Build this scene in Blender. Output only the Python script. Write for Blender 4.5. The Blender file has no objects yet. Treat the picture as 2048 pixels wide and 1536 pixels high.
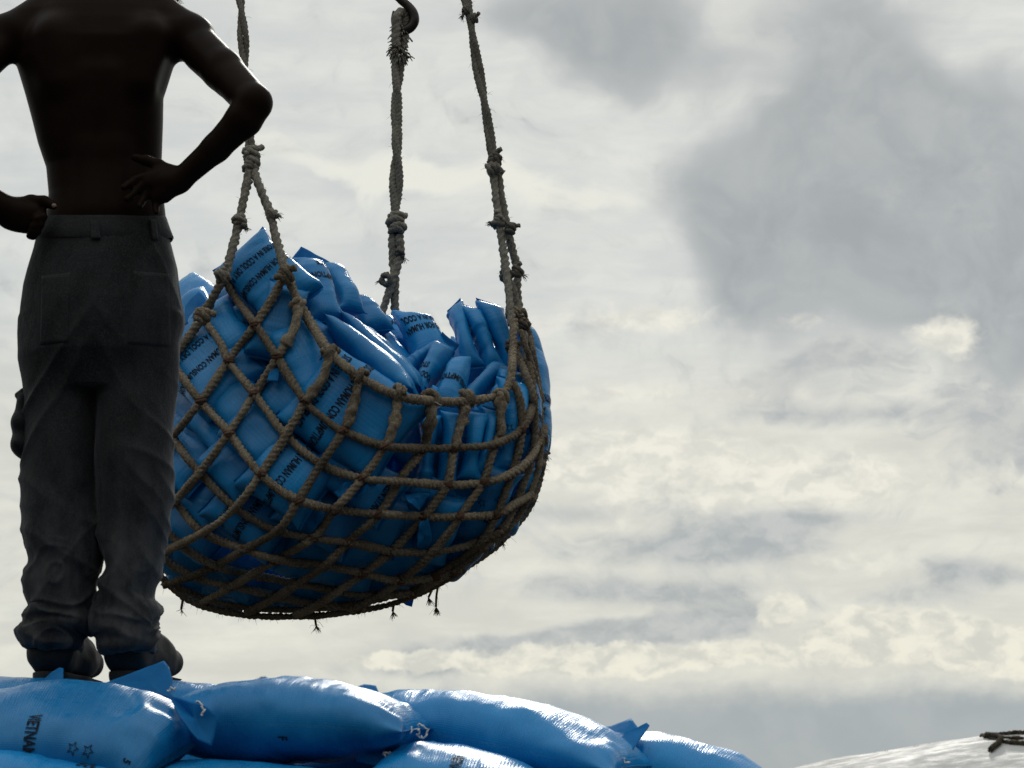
import bpy, bmesh, math, random
import numpy as np
from mathutils import Vector
from mathutils.bvhtree import BVHTree

random.seed(7)
rng = np.random.default_rng(11)
SC = bpy.context.scene
COL = SC.collection
R = math.radians

# ------------------------------------------------------------------ camera
PITCH = R(12.0)
FPX = 5400.0                       # focal length for a 2048 wide picture
CAM = np.array([0.0, 0.0, 1.6])
cd = bpy.data.cameras.new('camera')
cam = bpy.data.objects.new('camera', cd)
COL.objects.link(cam)
cam.location = CAM
cam.rotation_euler = (R(90) + PITCH, 0, 0)
cd.sensor_width = 36.0
cd.lens = 36.0 * FPX / 2048.0
cd.clip_end = 6000
cd.dof.use_dof = True
cd.dof.focus_distance = 8.2
cd.dof.aperture_fstop = 14.0
SC.camera = cam

# ------------------------------------------------------------------ colour management
SC.view_settings.view_transform = 'Standard'
SC.view_settings.look = 'None'
SC.view_settings.exposure = 0.0
SC.view_settings.gamma = 1.0

SUN_EL, SUN_AZ = R(31), R(6)       # azimuth measured from +Y towards +X

# ------------------------------------------------------------------ node helpers
class NT:
    def __init__(s, tree):
        s.t = tree
    def n(s, typ, **kw):
        nd = s.t.nodes.new(typ)
        for k, v in kw.items():
            setattr(nd, k, v)
        return nd
    def l(s, a, b):
        s.t.links.new(a, b)
    def inp(s, nd, idx, v):
        if isinstance(v, bpy.types.NodeSocket):
            s.l(v, nd.inputs[idx])
        elif v is not None:
            nd.inputs[idx].default_value = v
    def math(s, op, a, b=None, c=None, clamp=False):
        nd = s.n('ShaderNodeMath', operation=op, use_clamp=clamp)
        s.inp(nd, 0, a); s.inp(nd, 1, b); s.inp(nd, 2, c)
        return nd.outputs[0]
    def vmath(s, op, a, b=None, scale=None):
        nd = s.n('ShaderNodeVectorMath', operation=op)
        s.inp(nd, 0, a); s.inp(nd, 1, b)
        if scale is not None:
            s.inp(nd, 3, scale)
        return nd.outputs['Value'] if op in ('LENGTH', 'DOT_PRODUCT', 'DISTANCE') else nd.outputs[0]
    def noise(s, vec, scale, detail=6, rough=.55, dist=0.0):
        nd = s.n('ShaderNodeTexNoise')
        s.inp(nd, 'Vector', vec)
        nd.inputs['Scale'].default_value = scale
        nd.inputs['Detail'].default_value = detail
        nd.inputs['Roughness'].default_value = rough
        nd.inputs['Distortion'].default_value = dist
        return nd
    def smooth(s, v, a, b, o0=0.0, o1=1.0):
        nd = s.n('ShaderNodeMapRange', interpolation_type='SMOOTHSTEP')
        s.inp(nd, 0, v)
        nd.inputs[1].default_value = a; nd.inputs[2].default_value = b
        nd.inputs[3].default_value = o0; nd.inputs[4].default_value = o1
        return nd.outputs[0]
    def mapping(s, vec, loc=(0, 0, 0), rot=(0, 0, 0), scale=(1, 1, 1), typ='POINT'):
        nd = s.n('ShaderNodeMapping', vector_type=typ)
        s.l(vec, nd.inputs[0])
        nd.inputs[1].default_value = loc; nd.inputs[2].default_value = rot; nd.inputs[3].default_value = scale
        return nd.outputs[0]
    def mix(s, fac, a, b, blend='MIX'):
        nd = s.n('ShaderNodeMix', data_type='RGBA', blend_type=blend)
        s.inp(nd, 0, fac); s.inp(nd, 6, a); s.inp(nd, 7, b)
        return nd.outputs[2]
    def ramp(s, fac, stops):
        nd = s.n('ShaderNodeValToRGB')
        e = nd.color_ramp.elements
        while len(e) < len(stops):
            e.new(0.5)
        for el, (p, c) in zip(e, stops):
            el.position = p; el.color = (*c, 1)
        s.l(fac, nd.inputs[0])
        return nd.outputs[0]

def lin(r, g, b):
    f = lambda c: (c / 12.92 if c <= .04045 else ((c + .055) / 1.055) ** 2.4)
    return (f(r / 255), f(g / 255), f(b / 255))

# ------------------------------------------------------------------ sky: Nishita behind a cloud deck
W = bpy.data.worlds.new('World')
SC.world = W
W.use_nodes = True
W.node_tree.nodes.clear()
N = NT(W.node_tree)
out = N.n('ShaderNodeOutputWorld')
bg = N.n('ShaderNodeBackground')
N.l(bg.outputs[0], out.inputs[0])
tc = N.n('ShaderNodeTexCoord')
sep = N.n('ShaderNodeSeparateXYZ')
N.l(tc.outputs['Generated'], sep.inputs[0])
az = N.math('MULTIPLY', N.math('ARCTAN2', sep.outputs[0], sep.outputs[1]), 57.2958)
el = N.math('MULTIPLY', N.math('ARCSINE', sep.outputs[2]), 57.2958)
cmb = N.n('ShaderNodeCombineXYZ')
N.l(az, cmb.inputs[0]); N.l(el, cmb.inputs[1])
V = cmb.outputs[0]                 # azimuth, elevation in degrees
def warp(vec, scale, amp, detail, stretch=(1, 1, 1), rough=.5):
    nz = N.noise(N.mapping(vec, scale=stretch), scale, detail, rough)
    d = N.vmath('SUBTRACT', nz.outputs['Color'], (.5, .5, .5))
    return N.vmath('ADD', vec, N.vmath('MULTIPLY', d, (amp * 1.6, amp, 0)))
V1 = warp(V, .26, 3.0, 3)
V2 = warp(V1, .8, .9, 6, (.7, 1.1, 1), .6)        # ragged
VS = warp(V, .2, 1.2, 4, (.5, 1.5, 1))            # streaky
VC = warp(V, 1.1, .8, 8, (.8, 1, 1), .62)         # billowy
def ae(px, py):
    return ((px - 1024) * .01061, 12 + (768 - py) * .01061)
def blob(vec, x, y, rx, ry, amp=1.0, rot=0):
    a, e = ae(x, y)
    loc = N.mapping(vec, (a, e, 0), (0, 0, R(rot)), (rx * .01061, ry * .01061, 1), 'TEXTURE')
    return N.math('MULTIPLY', N.smooth(N.vmath('LENGTH', loc), 1.0, 0.0), amp)
def dens(vec, blobs, nz, amp, lo, hi):
    f = N.math('MULTIPLY', N.math('SUBTRACT', nz, .5), amp)
    for b_ in blobs:
        f = N.math('ADD', f, blob(vec, *b_))
    return N.smooth(f, lo, hi)
def C4(r, g, b):
    return (*lin(r, g, b), 1)
n_soft = N.noise(V1, .55, 9, .56).outputs[0]
n_rag = N.noise(N.mapping(V2, scale=(.8, 1.2, 1)), .75, 10, .6).outputs[0]
n_str = N.noise(N.mapping(VS, scale=(.32, 1.5, 1)), .8, 10, .6).outputs[0]
n_bil = N.noise(N.mapping(VC, scale=(.8, 1.25, 1)), 1.25, 11, .62).outputs[0]
n_fin = N.noise(N.mapping(VC, scale=(.8, 1.25, 1)), 1.7, 10, .6).outputs[0]
band = N.smooth(el, 14.0, 10.5)
# high veil
veil = N.mix(N.smooth(n_str, .32, .68), C4(202, 206, 204), C4(220, 222, 216))
veil = N.mix(N.math('MULTIPLY', band, .75), veil, N.mix(N.smooth(n_str, .34, .66), C4(207, 206, 196), C4(230, 228, 214)))
col = veil
# bright wisps, upper left and centre
d = dens(V2, [(720, 350, 230, 90, .8, -10), (980, 400, 380, 95, .9, -10), (540, 300, 170, 60, .6, -15), (430, 240, 160, 80, .6), (1260, 400, 190, 80, .6), (1500, 60, 150, 160, .5)], n_rag, 1.1, .28, .80)
col = N.mix(N.math('MULTIPLY', d, .9), col, C4(231, 231, 220))
# the great grey mass on the right and its arms along the top
d = dens(V1, [(1830, 430, 640, 400, 1.25), (1740, 90, 330, 290, 1.0), (2010, 660, 270, 230, .8), (1490, 380, 260, 220, .45), (1270, 75, 350, 170, 1.0, -8), (1020, 20, 260, 110, .6), (1560, 540, 300, 170, .5), (2040, 320, 300, 260, .7)], n_soft, 1.1, .0, .86)
d = N.math('MULTIPLY', d, N.math('SUBTRACT', 1.0, N.math('MULTIPLY', blob(V1, 2000, 60, 200, 150), .45)))
gm = N.mix(N.smooth(n_soft, .3, .7), C4(146, 154, 158), C4(167, 173, 175))
col = N.mix(N.math('MULTIPLY', d, .97), col, gm)
# bright banks across the middle
d = dens(VC, [(1360, 960, 620, 150, .85, -3), (1250, 900, 300, 80, .5), (1720, 960, 340, 110, .6, -6), (1905, 690, 130, 80, .9), (1640, 650, 160, 40, .5), (1250, 640, 480, 80, .6, 3), (1250, 790, 460, 60, .5), (1560, 800, 200, 40, .4), (1700, 1110, 330, 70, .5, -6), (1150, 1080, 200, 60, .4)], n_bil, 1.2, .25, .75)
col = N.mix(N.math('MULTIPLY', d, .92), col, N.mix(N.smooth(n_fin, .38, .62), C4(214, 213, 203), C4(238, 235, 221)))
# ragged grey scraps under the mass
d = dens(V2, [(1700, 730, 210, 110, 1.0, 14), (2010, 890, 280, 220, .9, 20), (1450, 740, 150, 60, .4), (1860, 820, 260, 60, .45)], n_rag, 1.9, .20, .85)
col = N.mix(N.math('MULTIPLY', d, .88), col, N.mix(N.smooth(n_bil, .35, .65), C4(168, 173, 175), C4(192, 194, 191)))
# grey streaks of the lower half
d = dens(VS, [(1430, 1085, 430, 70, 1.0, 5), (1290, 1180, 380, 50, .8, 2), (1290, 1262, 440, 62, 1.2, 8), (930, 1312, 380, 48, .95, 3), (1960, 1150, 230, 40, .8, -4), (1560, 1030, 330, 50, .55), (1750, 845, 520, 34, .5), (1810, 1190, 300, 50, .4), (1150, 1020, 260, 40, .35)], N.math('MULTIPLY_ADD', n_rag, .6, N.math('MULTIPLY', n_str, .5)), 2.4, .06, .86)
col = N.mix(N.math('MULTIPLY', d, .86), col, N.mix(N.smooth(n_bil, .35, .65), C4(150, 159, 165), C4(184, 188, 188)))
# blue grey floor near the horizon
sv = N.n('ShaderNodeSeparateXYZ'); N.l(VC, sv.inputs[0])
flo = N.smooth(sv.outputs[1], ae(0, 1425)[1], ae(0, 1340)[1], 1.0, 0.0)
flox = N.smooth(az, ae(480, 0)[0], ae(1150, 0)[0], .25, 1.0)
col = N.mix(N.math('MULTIPLY', flo, flox), col, N.mix(N.smooth(n_soft, .3, .7), C4(150, 161, 168), C4(161, 170, 175)))
# low cumulus bank
d = dens(VC, [(1250, 1318, 680, 62, 1.0, 1), (1900, 1292, 430, 104, 1.15, -7), (1560, 1222, 84, 52, 1.0, 15), (1745, 1262, 190, 60, .8), (780, 1325, 220, 30, .7)], n_bil, 1.15, .30, .62)
col = N.mix(N.math('MULTIPLY', d, .93), col, N.mix(N.smooth(n_fin, .36, .62), C4(203, 203, 195), C4(235, 232, 216)))
cloud = col
# the rest of the dome: brighter overhead; behind camera shaped dark low, bright high for fill; black below the horizon
up = N.smooth(el, 22.0, 60.0, 1.0, 1.05)
beh_el = N.smooth(el, 0.0, 58.0, .06, 1.45)
behind = N.math('ADD', 1.0, N.math('MULTIPLY', N.smooth(sep.outputs[1], .80, .0), N.math('SUBTRACT', beh_el, 1.0)))
cl = N.vmath('SCALE', cloud, None, N.math('MULTIPLY', up, behind))
sky = N.n('ShaderNodeTexSky', sky_type='NISHITA')
sky.sun_disc = False
sky.sun_elevation = SUN_EL
sky.sun_rotation = SUN_AZ
nis = N.vmath('SCALE', sky.outputs[0], None, .09)
tot = N.mix(.93, nis, cl)
gnd = N.smooth(el, -2.0, 0.5)
N.l(N.mix(gnd, (.05, .055, .06, 1), tot), bg.inputs[0])
bg.inputs[1].default_value = 1.0

# ------------------------------------------------------------------ sun, veiled
ld = bpy.data.lights.new('sun', 'SUN')
ld.energy = 1.0
ld.angle = R(6)
ld.color = (1.0, .96, .88)
sun = bpy.data.objects.new('sun', ld)
COL.objects.link(sun)
sd = Vector((math.sin(SUN_AZ) * math.cos(SUN_EL), math.cos(SUN_AZ) * math.cos(SUN_EL), math.sin(SUN_EL)))
sun.rotation_euler = sd.to_track_quat('Z', 'Y').to_euler()
sun.location = (0, 20, 30)

# ------------------------------------------------------------------ geometry helpers
FW = np.array([0, math.cos(PITCH), math.sin(PITCH)])
UP = np.array([0, -math.sin(PITCH), math.cos(PITCH)])
RT = np.array([1.0, 0, 0])
def ray(px, py):
    return FW + (px - 1024) / FPX * RT + (768 - py) / FPX * UP
def at(px, py, Y):
    d = ray(px, py)
    return CAM + d * (Y / d[1])
def nrm(v):
    v = np.asarray(v, float)
    return v / (np.linalg.norm(v, axis=-1, keepdims=True) + 1e-12)

_T = np.random.default_rng(3).random((32, 32, 32)).astype(np.float32) * 2 - 1
def vnoise(p):
    p = np.asarray(p, float)
    i = np.floor(p).astype(int); f = p - i
    f = f * f * (3 - 2 * f)
    r = 0
    for dx in (0, 1):
        for dy in (0, 1):
            for dz in (0, 1):
                w = (f[..., 0] if dx else 1 - f[..., 0]) * (f[..., 1] if dy else 1 - f[..., 1]) * (f[..., 2] if dz else 1 - f[..., 2])
                r = r + w * _T[(i[..., 0] + dx) % 32, (i[..., 1] + dy) % 32, (i[..., 2] + dz) % 32]
    return r
def fbm(p, o=3):
    p = np.asarray(p, float); a, r = 1.0, 0
    for k in range(o):
        r = r + a * vnoise(p * 2 ** k + 7.3 * k); a *= .5
    return r

class Mesh:
    def __init__(s):
        s.v = []; s.f = []; s.uv = []; s.n = 0
    def add(s, v, f, uv=None):
        v = np.asarray(v, float)
        s.v.append(v)
        s.f += [tuple(int(i) + s.n for i in q) for q in f]
        s.uv.append(np.zeros((len(v), 2)) if uv is None else np.asarray(uv))
        s.n += len(v)
    def build(s, name, mat, parent=None, smooth=True):
        v = np.concatenate(s.v); uv = np.concatenate(s.uv)
        return make_obj(name, v, s.f, mat, parent, smooth, uv)
def make_obj(name, v, f, mat, parent=None, smooth=True, uv=None):
    me = bpy.data.meshes.new(name)
    me.from_pydata(np.asarray(v).tolist(), [], [tuple(map(int, q)) for q in f])
    if smooth:
        me.polygons.foreach_set('use_smooth', [True] * len(me.polygons))
    if uv is not None:
        lay = me.uv_layers.new(name='UVMap')
        li = np.zeros(len(me.loops), int); me.loops.foreach_get('vertex_index', li)
        lay.data.foreach_set('uv', np.asarray(uv)[li].astype(np.float32).ravel())
    me.materials.append(mat)
    me.update()
    o = bpy.data.objects.new(name, me)
    COL.objects.link(o)
    if parent is not None:
        o.parent = parent
        if parent.type == 'EMPTY' or parent.location.length > 0:
            o.matrix_parent_inverse = parent.matrix_basis.inverted()
    return o
def tag(o, label=None, cat=None, group=None, kind=None):
    if label: o['label'] = label
    if cat: o['category'] = cat
    if group: o['group'] = group
    if kind: o['kind'] = kind
    return o
def empty(name, loc=(0, 0, 0)):
    o = bpy.data.objects.new(name, None)
    o.location = loc
    COL.objects.link(o)
    return o

def grid_faces(nu, nv, closed_v=False):
    f = []
    m = nv if closed_v else nv - 1
    for i in range(nu - 1):
        for j in range(m):
            a = i * nv + j; b = i * nv + (j + 1) % nv
            f.append((a, b, b + nv, a + nv))
    return f
def catmull(pts, step):
    P = np.asarray(pts, float)
    if len(P) == 2:
        n = max(2, int(np.linalg.norm(P[1] - P[0]) / step) + 1)
        t = np.linspace(0, 1, n)[:, None]
        return P[0] * (1 - t) + P[1] * t
    Q = np.vstack([2 * P[0] - P[1], P, 2 * P[-1] - P[-2]])
    o = []
    for i in range(1, len(Q) - 2):
        p0, p1, p2, p3 = Q[i - 1], Q[i], Q[i + 1], Q[i + 2]
        n = max(2, int(np.linalg.norm(p2 - p1) / step))
        t = (np.arange(n) / n)[:, None]
        o.append(.5 * ((2 * p1) + (-p0 + p2) * t + (2 * p0 - 5 * p1 + 4 * p2 - p3) * t ** 2 + (-p0 + 3 * p1 - 3 * p2 + p3) * t ** 3))
    o.append(P[-1:])
    return np.vstack(o)
def resample(P, step):
    P = np.asarray(P, float)
    d = np.r_[0, np.cumsum(np.linalg.norm(np.diff(P, axis=0), axis=1))]
    n = max(2, int(round(d[-1] / step)) + 1)
    t = np.linspace(0, d[-1], n)
    return np.stack([np.interp(t, d, P[:, k]) for k in range(3)], 1)
def frames(P):
    T = nrm(np.gradient(P, axis=0))
    Nn = np.zeros_like(T)
    a = np.array([0, -1.0, .13])
    n0 = a - T[0] * np.dot(a, T[0])
    if np.linalg.norm(n0) < .1:
        n0 = np.array([1.0, 0, 0]) - T[0] * T[0][0]
    Nn[0] = nrm(n0)
    for i in range(1, len(P)):
        v = Nn[i - 1] - T[i] * np.dot(Nn[i - 1], T[i])
        Nn[i] = nrm(v)
    return T, Nn, np.cross(T, Nn)
def tube(m, P, rad, seg=8, cap=True, lobes=0, pitch=.05, rough=0.0, seed=0.0):
    P = np.asarray(P, float)
    T, Nn, B = frames(P)
    rad = np.broadcast_to(np.asarray(rad, float), (len(P),))
    s = np.r_[0, np.cumsum(np.linalg.norm(np.diff(P, axis=0), axis=1))]
    th = np.arange(seg) / seg * 2 * np.pi
    rr = rad[:, None] * np.ones((1, seg))
    if lobes:
        ph = (th[None, :] - s[:, None] / pitch * 2 * np.pi) * lobes / 2
        rr = rr * (.66 + .38 * np.abs(np.cos(ph)) ** .8)
    v = P[:, None, :] + rr[..., None] * (np.cos(th)[None, :, None] * Nn[:, None, :] + np.sin(th)[None, :, None] * B[:, None, :])
    if rough:
        d = v - P[:, None, :]
        v = v + d * (rough * fbm(v * 70 + seed, 2))[..., None]
    uv = np.stack([np.broadcast_to(s[:, None], rr.shape), np.broadcast_to(th[None] / 6.2832, rr.shape)], -1).reshape(-1, 2)
    f = grid_faces(len(P), seg, True)
    v = v.reshape(-1, 3)
    if cap:
        f = f + [tuple(range(seg))[::-1], tuple(range((len(P) - 1) * seg, len(P) * seg))]
    m.add(v, f, uv)
def hairs(m, P, r, count, length, thick=.0005, bend=.6):
    T, Nn, B = frames(P)
    for _ in range(count):
        i = rng.integers(0, len(P))
        a = rng.random() * 6.283
        d = Nn[i] * math.cos(a) + B[i] * math.sin(a)
        ln = length * (.3 + rng.random() ** 2 * 1.2)
        dr = nrm(d + T[i] * rng.normal(0, .8))
        p0 = P[i] + d * r * .8
        side = nrm(rng.normal(size=3))
        q = np.array([p0, p0 + dr * ln * .5 + side * ln * .1 * bend, p0 + dr * ln * .85 + side * ln * .45 * bend - np.array([0, 0, .25 * ln])])
        tube(m, q, [thick, thick, thick * .5], 3, False)

# ------------------------------------------------------------------ materials
def mat(name):
    m = bpy.data.materials.new(name); m.use_nodes = True
    m.node_tree.nodes.clear()
    n = NT(m.node_tree)
    o = n.n('ShaderNodeOutputMaterial'); b = n.n('ShaderNodeBsdfPrincipled')
    n.l(b.outputs[0], o.inputs[0])
    return m, n, b, o
def bump(n, b, h, strength, dist):
    bp = n.n('ShaderNodeBump'); bp.inputs['Strength'].default_value = strength; bp.inputs['Distance'].default_value = dist
    n.l(h, bp.inputs['Height']); n.l(bp.outputs[0], b.inputs['Normal'])
    return bp

def sack_material(name, thin=False):
    m, n, b, o = mat(name)
    t = n.n('ShaderNodeTexCoord')
    uv = n.n('ShaderNodeUVMap').outputs[0]
    oi = n.n('ShaderNodeObjectInfo')
    big = n.noise(t.outputs['Object'], 5, 5, .6)
    fine = n.noise(t.outputs['Object'], 60, 4, .6)
    c1 = n.mix(n.smooth(big.outputs[0], .3, .7), (.003, .185, .48, 1), (.006, .245, .59, 1))
    c2 = n.mix(n.math('MULTIPLY', n.smooth(fine.outputs[0], .56, .75), .2), c1, (.06, .32, .60, 1))
    # dust and scuffs: pale smears of their own shape
    sm = n.noise(n.mapping(t.outputs['Object'], scale=(1, 1, 3)), 9, 7, .7)
    c3 = n.mix(n.math('MULTIPLY', n.smooth(sm.outputs[0], .60, .80), .16), c2, (.12, .27, .42, 1))
    w1 = n.n('ShaderNodeTexWave', wave_type='BANDS', bands_direction='X'); n.l(uv, w1.inputs[0]); w1.inputs['Scale'].default_value = 62; w1.inputs['Distortion'].default_value = .5
    w2 = n.n('ShaderNodeTexWave', wave_type='BANDS', bands_direction='Y'); n.l(uv, w2.inputs[0]); w2.inputs['Scale'].default_value = 62; w2.inputs['Distortion'].default_value = .5
    wv = n.math('MULTIPLY', w1.outputs[1], w2.outputs[1])
    c4 = n.mix(n.math('MULTIPLY', wv, .16), c3, (.012, .08, .22, 1))
    hs = n.n('ShaderNodeHueSaturation'); n.l(c4, hs.inputs['Color'])
    n.l(n.math('MULTIPLY_ADD', oi.outputs['Random'], .3, .85), hs.inputs['Value'])
    n.l(hs.outputs[0], b.inputs['Base Color'])
    n.l(n.smooth(fine.outputs[0], .3, .7, .24 if not thin else .5, .40 if not thin else .65), b.inputs['Roughness'])
    b.inputs['Specular IOR Level'].default_value = .32 if not thin else .2
    wr = n.noise(n.mapping(uv, scale=(46, 6, 1)), 1, 4, .55)
    gate = n.smooth(n.noise(t.outputs['Object'], 7, 2, .5).outputs[0], .42, .62)
    w3 = n.noise(n.mapping(uv, scale=(120, 12, 1)), 1, 4, .6)
    h = n.math('ADD', n.math('MULTIPLY', wv, .24), n.math('MULTIPLY', n.math('MULTIPLY', wr.outputs[0], 2.6), gate))
    h = n.math('ADD', h, n.math('MULTIPLY', w3.outputs[0], .7))
    bump(n, b, h, .42 if not thin else .3, .0035)
    if thin:
        tr = n.n('ShaderNodeBsdfTranslucent'); tr.inputs[0].default_value = (.008, .16, .55, 1)
        mx = n.n('ShaderNodeMixShader'); mx.inputs[0].default_value = .4
        n.l(b.outputs[0], mx.inputs[1]); n.l(tr.outputs[0], mx.inputs[2]); n.l(mx.outputs[0], o.inputs[0])
    return m
M_SACK = sack_material('blue woven plastic')
M_FLAP = sack_material('blue thin woven plastic', True)
def simple(name, col, rough, col2=None, scale=20, bstr=.2, bdist=.002, spec=.5, bscale=None):
    m, n, b, o = mat(name)
    t = n.n('ShaderNodeTexCoord')
    nz = n.noise(t.outputs['Object'], scale, 6, .6)
    n.l(n.mix(n.smooth(nz.outputs[0], .3, .7), (*col, 1), (*(col2 or col), 1)), b.inputs['Base Color'])
    b.inputs['Roughness'].default_value = rough
    b.inputs['Specular IOR Level'].default_value = spec
    nb = n.noise(t.outputs['Object'], bscale or scale * 3, 5, .6)
    bump(n, b, nb.outputs[0], bstr, bdist)
    return m
M_INK = simple('black printing ink', (.008, .009, .014), .8, (.02, .03, .05), 120, .2, .002, .1)
M_THREAD = simple('white thread', (.8, .8, .78), .8, (.6, .6, .58), 90)
_n = NT(M_INK.node_tree); _b = M_INK.node_tree.nodes['Principled BSDF']; _o = M_INK.node_tree.nodes['Material Output']
_w = _n.noise(_n.n('ShaderNodeTexCoord').outputs['Object'], 170, 5, .7)
_mx = _n.n('ShaderNodeMixShader'); _n.l(_n.smooth(_w.outputs[0], .55, .68, 0, .75), _mx.inputs[0]); _n.l(_b.outputs[0], _mx.inputs[1]); _n.l(_n.n('ShaderNodeBsdfTransparent').outputs[0], _mx.inputs[2]); _n.l(_mx.outputs[0], _o.inputs[0])
def rope_material(name, c1, c2, c3):
    m, n, b, o = mat(name)
    t = n.n('ShaderNodeTexCoord')
    nz = n.noise(t.outputs['Object'], 11, 6, .65)
    nf = n.noise(t.outputs['Object'], 160, 4, .7)
    c = n.mix(n.smooth(nz.outputs[0], .32, .68), (*c1, 1), (*c2, 1))
    c = n.mix(n.smooth(nf.outputs[0], .4, .75), c, (*c3, 1))
    oi = n.n('ShaderNodeObjectInfo'); hs = n.n('ShaderNodeHueSaturation'); n.l(c, hs.inputs['Color'])
    n.l(n.math('MULTIPLY_ADD', oi.outputs['Random'], .55, .7), hs.inputs['Value']); c = hs.outputs[0]
    n.l(c, b.inputs['Base Color'])
    b.inputs['Roughness'].default_value = .9
    b.inputs['Specular IOR Level'].default_value = .2
    bump(n, b, nf.outputs[0], .8, .004)
    return m
M_ROPE = rope_material('weathered hemp rope', (.185, .15, .105), (.095, .072, .05), (.34, .29, .22))
M_ROPE2 = rope_material('grey sling rope', (.215, .197, .162), (.13, .115, .094), (.33, .31, .265))
M_LASH = rope_material('rusty brown lashing', (.11, .058, .038), (.07, .04, .027), (.16, .10, .07))
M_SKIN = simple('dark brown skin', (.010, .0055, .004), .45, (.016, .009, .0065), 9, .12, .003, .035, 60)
M_PALM = simple('pinkish palm skin', (.10, .055, .042), .5, (.07, .036, .028), 30, .2, .002, .4)
M_NAIL = simple('finger nail', (.26, .16, .12), .35, (.2, .12, .09), 40, .05, .001)
M_HAIR = simple('black curly hair', (.012, .010, .010), .85, (.03, .028, .026), 120, .6, .006)
M_EYE = simple('eye white', (.7, .68, .62), .2, None, 30, .01, .001)
def cloth_material(name, c1, c2):
    m, n, b, o = mat(name)
    t = n.n('ShaderNodeTexCoord')
    nz = n.noise(n.mapping(t.outputs['Object'], scale=(1, 1, .6)), 9, 7, .68)
    sp = n.noise(t.outputs['Object'], 330, 3, .7)
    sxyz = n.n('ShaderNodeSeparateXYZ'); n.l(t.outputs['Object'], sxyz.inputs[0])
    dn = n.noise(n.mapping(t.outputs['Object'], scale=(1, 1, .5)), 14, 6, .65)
    leg_light = n.math('MULTIPLY', n.smooth(sxyz.outputs[2], 2.85, 2.35), n.smooth(dn.outputs[0], .35, .7))  # lower legs painted lighter in patches, standing in for sky light on them
    c = n.mix(n.smooth(nz.outputs[0], .32, .68), (*c1, 1), (*c2, 1))
    c = n.mix(n.math('MULTIPLY', n.smooth(sp.outputs[0], .45, .75), .5), c, (.075, .073, .07, 1))
    c = n.mix(n.math('MULTIPLY', leg_light, .7), c, (.092, .092, .094, 1))
    n.l(c, b.inputs['Base Color'])
    b.inputs['Roughness'].default_value = .95
    b.inputs['Specular IOR Level'].default_value = .15
    b.inputs['Sheen Weight'].default_value = .22
    b.inputs['Sheen Roughness'].default_value = .4
    b.inputs['Sheen Tint'].default_value = (.6, .62, .66, 1)
    wr = n.noise(n.mapping(t.outputs['Object'], scale=(1, 1, .55)), 26, 5, .6)
    h = n.math('ADD', n.math('MULTIPLY', wr.outputs[0], 1.0), n.math('MULTIPLY', sp.outputs[0], .18))
    bump(n, b, h, .5, .01)
    return m
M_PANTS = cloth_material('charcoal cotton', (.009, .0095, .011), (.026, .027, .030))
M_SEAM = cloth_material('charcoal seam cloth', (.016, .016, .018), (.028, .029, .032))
M_BOOT = simple('worn black leather', (.005, .004, .0035), .65, (.013, .010, .008), 25, .4, .003)
M_SOLE = simple('black rubber', (.012, .012, .012), .8, (.03, .028, .026), 40, .4, .003)
M_STEEL = simple('dark greasy steel', (.045, .035, .032), .42, (.02, .016, .015), 20, .3, .002)
M_STEEL.node_tree.nodes['Principled BSDF'].inputs['Metallic'].default_value = .6

# ------------------------------------------------------------------ ground and cargo deck (below the frame)
def plane_obj(name, s, z, m, label=None):
    o = make_obj(name, [(-s, -s, z), (s, -s, z), (s, s, z), (-s, s, z)], [(0, 1, 2, 3)], m, None, False)
    return o
M_GROUND = simple('dark packed earth', (.028, .025, .021), .95, (.045, .04, .032), .6, .6, .05)
tag(plane_obj('ground', 3000, 0, M_GROUND), kind='structure')

# ------------------------------------------------------------------ text
_tc = {}
def text_mesh(s, h, xs=.5):
    k = (s, h, xs)
    if k in _tc: return _tc[k]
    c = bpy.data.curves.new('t', 'FONT'); c.body = s; c.size = h / .7; c.offset = .0012 * (h / .03); c.resolution_u = 3
    c.align_x = 'CENTER'; c.align_y = 'CENTER'
    o = bpy.data.objects.new('t', c); COL.objects.link(o)
    bpy.context.view_layer.update()
    me = bpy.data.meshes.new_from_object(o.evaluated_get(bpy.context.evaluated_depsgraph_get()))
    bpy.data.objects.remove(o); bpy.data.curves.remove(c)
    bm = bmesh.new(); bm.from_mesh(me); bpy.data.meshes.remove(me)
    bmesh.ops.triangulate(bm, faces=bm.faces[:])
    for _ in range(2):
        es = [e for e in bm.edges if e.calc_length() > h * .3]
        if es:
            bmesh.ops.subdivide_edges(bm, edges=es, cuts=1)
            bmesh.ops.triangulate(bm, faces=[f for f in bm.faces if len(f.verts) > 3])
    v = np.array([tuple(x.co) for x in bm.verts])[:, :2] * np.array([xs, 1.0])
    bm.verts.index_update()
    f = [tuple(x.index for x in q.verts) for q in bm.faces]
    bm.free()
    _tc[k] = (v, f)
    return _tc[k]
def star_mesh(r, t):
    """outlined five pointed star"""
    o, i = [], []
    for k in range(10):
        a = math.pi / 2 + k * math.pi / 5
        q = 1 if k % 2 == 0 else .42
        o.append((r * q * math.cos(a), r * q * math.sin(a)))
        i.append(((r * q - t * (1.9 if k % 2 == 0 else .8)) * math.cos(a), (r * q - t * (1.9 if k % 2 == 0 else .8)) * math.sin(a)))
    f = [(k, (k + 1) % 10, 10 + (k + 1) % 10, 10 + k) for k in range(10)]
    return np.array(o + i), f

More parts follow.
